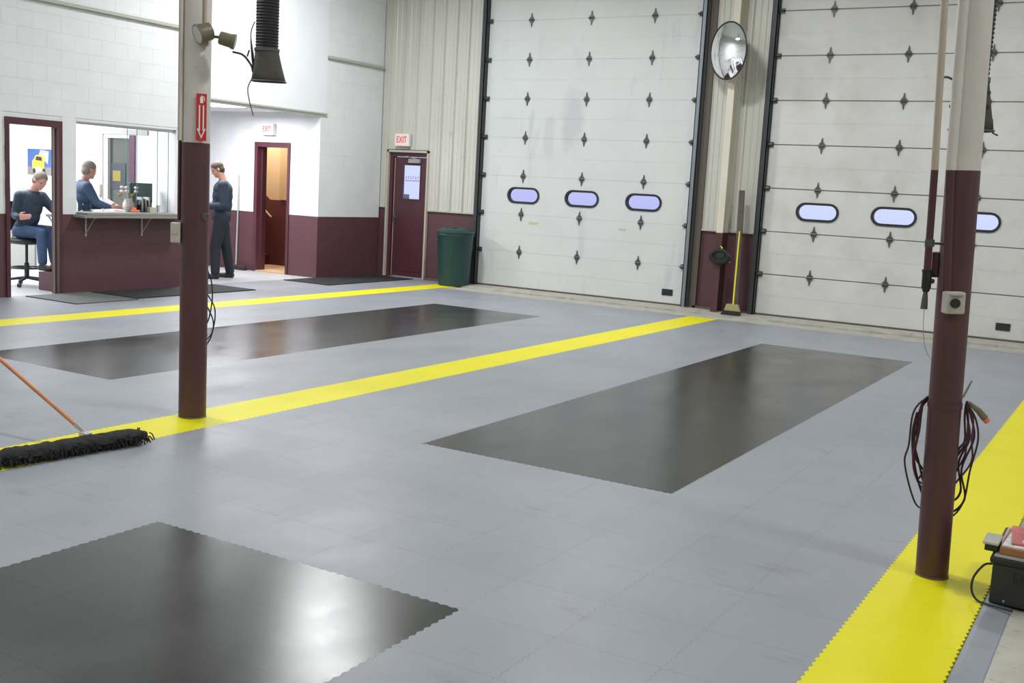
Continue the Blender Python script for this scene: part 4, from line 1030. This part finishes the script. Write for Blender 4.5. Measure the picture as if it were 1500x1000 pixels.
# ------------------------------------------------------------------ people
def ball(bm, c, r, ax=None, n=14):
    """ellipsoid; r=(rf,rs,ru) along forward, side, up axes"""
    res = bmesh.ops.create_uvsphere(bm, u_segments=n, v_segments=max(8, n // 2 + 2), radius=1)
    if isinstance(r, (int, float)): r = (r, r, r)
    F, S, U = ax if ax else (V((1, 0, 0)), V((0, 1, 0)), V((0, 0, 1)))
    m = Matrix(((F.x * r[0], S.x * r[1], U.x * r[2], c[0]), (F.y * r[0], S.y * r[1], U.y * r[2], c[1]), (F.z * r[0], S.z * r[1], U.z * r[2], c[2]), (0, 0, 0, 1)))
    bmesh.ops.transform(bm, matrix=m, verts=res['verts'])
def limb(bm, pts, rs, n=14):
    for (a, b, ra, rb) in zip(pts, pts[1:], rs, rs[1:]):
        tube(bm, [a, b], [ra, rb], n)
    for p, r in zip(pts, rs): ball(bm, p, r, n=n)
def fuse(name, bm, m, parent, vox=.009, smooth=4, label=None):
    for f in bm.faces: f.smooth = True
    me = bpy.data.meshes.new(name); bmesh.ops.recalc_face_normals(bm, faces=bm.faces[:]); bm.to_mesh(me); bm.free()
    o = bpy.data.objects.new(name, me); C.objects.link(o)
    md = o.modifiers.new('r', 'REMESH'); md.mode = 'VOXEL'; md.voxel_size = vox; md.use_smooth_shade = True
    md = o.modifiers.new('s', 'SMOOTH'); md.factor = .5; md.iterations = smooth
    dg = bpy.context.evaluated_depsgraph_get(); ev = o.evaluated_get(dg)
    me2 = bpy.data.meshes.new_from_object(ev, depsgraph=dg); bpy.data.objects.remove(o)
    for p in me2.polygons: p.use_smooth = True
    me2.materials.clear(); me2.materials.append(m)
    o = bpy.data.objects.new(name, me2); C.objects.link(o); o.parent = parent
    off = parent.location if parent else V((0, 0, 0))
    me2.transform(Matrix.Translation(-off))
    return tag(o, label)
def hand(bm, wrist, d, side_ax, palm_n, curl=.5, s=1., thumb=1):
    """wrist pos, d = direction of palm, side_ax = across the knuckles (towards thumb), palm_n = palm normal"""
    d = V(d).normalized(); a = (V(side_ax) - d * V(side_ax).dot(d)).normalized(); n = d.cross(a) * thumb
    n = V(palm_n) - d * V(palm_n).dot(d) - a * V(palm_n).dot(a); n.normalize()
    ball(bm, V(wrist) + d * .045 * s, (.05 * s, .04 * s, .015 * s), (d, a, n))
    for k, (o, L) in enumerate(((.028, .070), (.009, .078), (-.010, .072), (-.028, .056))):
        p = V(wrist) + d * .082 * s + a * o * s; pts = [V(wrist) + d * .05 * s + a * o * s, p]; dd = d.copy()
        for q in range(3):
            dd = (dd * math.cos(curl * .8) + n * math.sin(curl * .8)).normalized(); p = p + dd * L / 2.6 * s; pts.append(p)
        limb(bm, pts, [.010 * s, .0098 * s, .009 * s, .0082 * s, .007 * s], 8)
    p = V(wrist) + d * .02 * s + a * .025 * s; q = p + (d * .6 + a * .8).normalized() * .035 * s; r_ = q + (d * .9 + a * .2 + n * .35).normalized() * .032 * s
    limb(bm, [p, q, r_, r_ + (d + n * .5).normalized() * .02 * s], [.014 * s, .012 * s, .0105 * s, .008 * s], 8)
def head_geo(bm, c, F, U):
    """c = centre of head, F = facing, U = crown"""
    F = F.normalized(); U = (U - F * U.dot(F)).normalized(); S = U.cross(F); ax = (F, S, U)
    P = lambda f, s, u: c + F * f + S * s + U * u
    ball(bm, P(-.008, 0, .028), (.095, .076, .090), ax, 20)
    ball(bm, P(.020, 0, -.035), (.068, .060, .075), ax, 18)
    ball(bm, P(.055, 0, -.088), (.028, .030, .022), ax, 12)        # chin
    ball(bm, P(.060, 0, .020), (.026, .050, .014), ax, 12)         # brow
    ball(bm, P(.084, 0, -.012), (.014, .010, .022), ax, 10); ball(bm, P(.094, 0, -.024), (.013, .014, .011), ax, 10)   # nose
    ball(bm, P(.078, 0, -.058), (.012, .024, .008), ax, 10)        # lips
    for s in (-1, 1):
        ball(bm, P(-.012, s * .077, -.008), (.020, .009, .032), ax, 10)
        ball(bm, P(.045, s * .042, -.030), (.024, .018, .022), ax, 10)
    return ax
def person(label, group, J, F, headF, headU, shirt_m, pant_m, hair_m, bk=1.):
    """J: joints in world space"""
    root = empty('person', J['root'], label, 'person', group)
    F = V(F).normalized(); U = (J['chest'] - J['pelvis']).normalized(); F = (F - U * F.dot(U)).normalized(); S = U.cross(F); ax = (F, S, U)
    c = J['head']; hF = V(headF).normalized(); hU = (V(headU) - hF * V(headU).dot(hF)).normalized(); hS = hU.cross(hF)
    body = nb()
    head_geo(body, c, hF, hU)
    neck0 = J['chest'] + U * .13
    limb(body, [neck0 - U * .04, neck0 + U * .03, c - hU * .06 - hF * .02], [.062, .056, .056])
    ball(body, J['chest'], (.095, .15, .16), ax, 16); ball(body, (J['chest'] + J['pelvis']) / 2, (.085, .125, .17), ax, 16); ball(body, J['pelvis'], (.095, .14, .10), ax, 16)
    for k in ('L', 'R'):
        limb(body, [J['sh' + k], J['el' + k], J['wr' + k]], [.046, .034, .024])
        hand(body, J['wr' + k], J['hd' + k], J['ha' + k], J['hn' + k], J.get('curl', .5))
        limb(body, [J['hip' + k], J['kn' + k], J['an' + k]], [.070, .048, .034])
        limb(body, [J['an' + k], J['an' + k] + V((0, 0, -.04)), J['toe' + k]], [.03, .03, .022], 10)
    b = fuse('body', body, m_skin, root, .0075, 3)
    # eyes
    for sd in (-1, 1):
        e = nb(); ball(e, c + hF * .078 + hS * sd * .031 + hU * .004, (.008, .011, .007), (hF, hS, hU), 10)
        obj('eye', e, m_dark, root, smooth=True)
    # hair
    h = nb()
    ball(h, c - hF * .016 + hU * .040, (.100, .084, .088), (hF, hS, hU), 20)
    ball(h, c - hF * .048 - hU * .012, (.062, .078, .075), (hF, hS, hU), 18)
    # shave the front below the hairline
    geom = h.verts[:] + h.edges[:] + h.faces[:]
    pc_ = c + hF * .050 + hU * .038; nrm = (hF * .80 - hU * .60).normalized()
    bmesh.ops.bisect_plane(h, geom=geom, plane_co=pc_, plane_no=nrm, clear_outer=True)
    bmesh.ops.holes_fill(h, edges=h.edges[:], sides=0)
    fuse('hair', h, hair_m, root, .008, 2)
    # shirt
    g = nb()
    ball(g, J['chest'] + U * .03, (.125 * bk, .175 * bk, .15), ax, 20); ball(g, J['chest'] - U * .06, (.13 * bk, .17 * bk, .17), ax, 20)
    ball(g, (J['chest'] + J['pelvis']) / 2, (.13 * bk, .155 * bk, .18), ax, 20); ball(g, J['pelvis'] + U * .03, (.125 * bk, .165 * bk, .12), ax, 20)
    limb(g, [J['shL'], J['chest'] + U * .09, J['shR']], [.068, .085, .068])
    tube(g, [J['chest'] + U * .10, J['chest'] + U * .165], [.085, .062], 16)
    for k in ('L', 'R'):
        w_ = J['el' + k].lerp(J['wr' + k], .93)
        limb(g, [J['sh' + k], J['el' + k], w_], [.072 * bk, .055 * bk, .043 * bk])
    for q in range(20):
        a_ = 2 * PI * q / 20; a2 = 2 * PI * (q + 1) / 20; cc = J['chest'] + U * .165
        tube(g, [cc + F * .064 * math.cos(a_) + S * .066 * math.sin(a_), cc + F * .064 * math.cos(a2) + S * .066 * math.sin(a2)], .013, 8)
    fuse('shirt', g, shirt_m, root, .010, 3)
    g = nb()
    ball(g, J['pelvis'] - U * .02, (.12 * bk, .16 * bk, .105), ax, 18)
    for k in ('L', 'R'):
        a_ = J['an' + k] + V((0, 0, .0))
        limb(g, [J['hip' + k], J['kn' + k], a_.lerp(J['kn' + k], .04)], [.098 * bk, .070 * bk, .058 * bk])
    fuse('trousers', g, pant_m, root, .010, 4)
    for k in ('L', 'R'):
        g = nb(); an = J['an' + k]; to = J['toe' + k]; fd = (to - an); fd.z = 0; fd.normalize(); zf = J['fl' + k]
        heel = V((an.x, an.y, zf + .04)) - fd * .03; tip = V((to.x, to.y, zf + .035))
        limb(g, [heel, heel.lerp(tip, .5), tip], [.042, .043, .038], 14)
        limb(g, [V((an.x, an.y, zf + .045)), V((an.x, an.y, zf + .10))], [.042, .042], 12)
        bmesh.ops.bisect_plane(g, geom=g.verts[:] + g.edges[:] + g.faces[:], plane_co=(0, 0, zf + .002), plane_no=(0, 0, -1), clear_outer=True)
        bmesh.ops.holes_fill(g, edges=g.edges[:], sides=0)
        fuse('shoe', g, m_shoe, root, .009, 2)
    return root
IR = RV; IT = TV          # image right / towards the viewer
# --- standing man, looks down to the left
def Q(o, r, t, z): return V((o[0], o[1], 0)) + IR * r + IT * t + V((0, 0, z))
O = (-5.60, -3.12)
F = (-IR * .95 + IT * .25).normalized(); S = V((0, 0, 1)).cross(F)
J = dict(root=V((O[0], O[1], 0)), pelvis=Q(O, .03, 0, .95), chest=Q(O, .045, 0, 1.33), head=Q(O, -.045, .0, 1.665))
J['shL'] = J['chest'] + S * .165 + V((0, 0, .10)); J['shR'] = J['chest'] - S * .165 + V((0, 0, .10))
for k, sg_ in (('L', 1), ('R', -1)):
    J['el' + k] = J['sh' + k] + V((0, 0, -.30)) + S * sg_ * .05 - F * .02
    J['wr' + k] = J['el' + k] + F * .21 + V((0, 0, -.02)) - S * sg_ * .06
    J['hd' + k] = F + V((0, 0, -.15)); J['ha' + k] = V((0, 0, 1)) - S * sg_ * .3; J['hn' + k] = -S * sg_
    J['hip' + k] = J['pelvis'] + S * sg_ * .09 - V((0, 0, .04))
J['knL'] = Q(O, -.03, .10, .50); J['anL'] = Q(O, -.02, .12, .09); J['toeL'] = Q(O, -.17, .15, .03); J['flL'] = .0
J['knR'] = Q(O, .08, -.10, .50); J['anR'] = Q(O, .12, -.22, .09); J['toeR'] = Q(O, -.02, -.20, .03); J['flR'] = .0
man1 = person('standing man in a dark navy jacket and trousers looking down beside the left column', 'men at the office', J, F, -IR * .82 + IT * .30 + V((0, 0, -.42)), V((0, 0, 1)) - IR * .3, m_navy, m_dark, m_hairb, 1.18)
# --- seated man on the stool
O = (-5.98, -6.17)
F = (IR * .80 + IT * .45).normalized(); S = V((0, 0, 1)).cross(F)
J = dict(root=V((O[0], O[1], .64)), pelvis=Q(O, -.01, 0, .74), chest=Q(O, .07, .02, 1.09), head=Q(O, .205, .05, 1.385))
J['shL'] = J['chest'] + S * .165 + V((0, 0, .09)); J['shR'] = J['chest'] - S * .165 + V((0, 0, .09))
J['elL'] = Q(O, .30, -.12, 1.02); J['wrL'] = Q(O, .40, .02, .995); J['hdL'] = IR * .3 + IT * .7; J['haL'] = IR; J['hnL'] = V((0, 0, -1))
J['elR'] = Q(O, -.07, .17, .93); J['wrR'] = Q(O, .03, .30, .91); J['hdR'] = IR * .8 + IT * .1 + V((0, 0, .1)); J['haR'] = V((0, 0, 1)); J['hnR'] = -IT
for k, sg_ in (('L', 1), ('R', -1)): J['hip' + k] = J['pelvis'] + S * sg_ * .09 - V((0, 0, .02))
J['knL'] = Q(O, .30, -.02, .74); J['knR'] = Q(O, .27, .17, .71)
J['anL'] = Q(O, .40, .08, .34); J['toeL'] = Q(O, .52, .14, .28); J['anR'] = Q(O, .34, .30, .34); J['toeR'] = Q(O, .46, .34, .28); J['flL'] = J['flR'] = .236
man2 = person('seated man in a dark shirt and blue jeans on the drafting stool inside the office', 'men at the office', J, F, IR * .72 + IT * .45 + V((0, 0, -.45)), V((0, 0, 1)) + IR * .3, m_navy, m_jean, m_hairg)
# --- man behind the service window, back three-quarters
O = (-5.72, -5.52)
F = (IR * .65 - IT * .55).normalized(); S = V((0, 0, 1)).cross(F)
J = dict(root=V((O[0], O[1], 0)), pelvis=Q(O, -.02, 0, .90), chest=Q(O, .02, 0, 1.25), head=Q(O, .11, 0, 1.56))
J['shL'] = J['chest'] + S * .165 + V((0, 0, .09)); J['shR'] = J['chest'] - S * .165 + V((0, 0, .09))
J['elL'] = J['shL'] + V((0, 0, -.27)) + F * .08; J['wrL'] = J['elL'] + F * .22 + V((0, 0, .0)); J['hdL'] = F; J['haL'] = V((0, 0, 1)); J['hnL'] = -S
J['elR'] = Q(O, .25, .12, 1.13); J['wrR'] = Q(O, .42, .10, 1.075); J['hdR'] = IR; J['haR'] = V((0, 0, 1)); J['hnR'] = -IT
for k, sg_ in (('L', 1), ('R', -1)):
    J['hip' + k] = J['pelvis'] + S * sg_ * .09 - V((0, 0, .03)); J['kn' + k] = J['hip' + k] + V((0, 0, -.40)) + F * .02
    J['an' + k] = V((J['kn' + k].x, J['kn' + k].y, .09)) - F * .02; J['toe' + k] = J['an' + k] + F * .14 - V((0, 0, .05)); J['fl' + k] = 0.
man3 = person('grey-haired man in a blue work shirt behind the service window', 'men at the office', J, F, IR * .62 - IT * .70 + V((0, 0, -.22)), V((0, 0, 1)), m_navy2, m_dark, m_hairg)

# ------------------------------------------------------------------ high bay fixtures
pm = None
for i, (x, y, k) in enumerate(BAYS):
    r = empty('high_bay_lamp', (x, y, LAMP_Z), 'round high bay lamp in the %s row, %s from the overhead doors' % (('leftmost', 'second', 'third', 'rightmost')[i // 3], ('nearest', 'second', 'farthest')[i % 3]), 'ceiling lamp', 'high bay lamps')
    if pm is None:
        b1 = lathe(nb(), (0, 0, 0), [(.30, -.02), (.305, -.02), (.26, .10), (.16, .22), (.07, .27), (.07, .36), (.06, .36)], 28)
        # open shade: thin shell
        s1 = nb(); prof = [(.31, -.03), (.27, .09), (.17, .21), (.08, .26)]
        rg = [[s1.verts.new((rr * math.cos(2 * PI * q / 28), rr * math.sin(2 * PI * q / 28), zz)) for q in range(28)] for rr, zz in prof]
        for a, b_ in zip(rg, rg[1:]):
            for q in range(28): s1.faces.new((a[q], a[(q + 1) % 28], b_[(q + 1) % 28], b_[q]))
        for f in s1.faces: f.smooth = True
        b1.free(); me_s = bpy.data.meshes.new('shade'); s1.to_mesh(me_s); s1.free(); me_s.materials.append(m_steel)
        s2 = tube(nb(), [(0, 0, .26), (0, 0, .42), (0, 0, .55)], [.09, .09, .01], 16); me_h = bpy.data.meshes.new('ballast'); s2.to_mesh(me_h); s2.free(); me_h.materials.append(m_grey)
        pm = True
    for nm, me in (('shade', me_s), ('ballast', me_h)):
        o = bpy.data.objects.new(nm, me); C.objects.link(o); o.parent = r

# the right column and all that is fixed to it stand slightly out of plumb
RM3 = Matrix.Rotation(math.radians(1.9), 4, TV); piv = V((RX, RY, 0))
for o in (cr_, jb, ck, coil, dp):
    o.matrix_local = Matrix.Translation(piv) @ RM3 @ Matrix.Translation(-piv) @ Matrix.Translation(o.location)
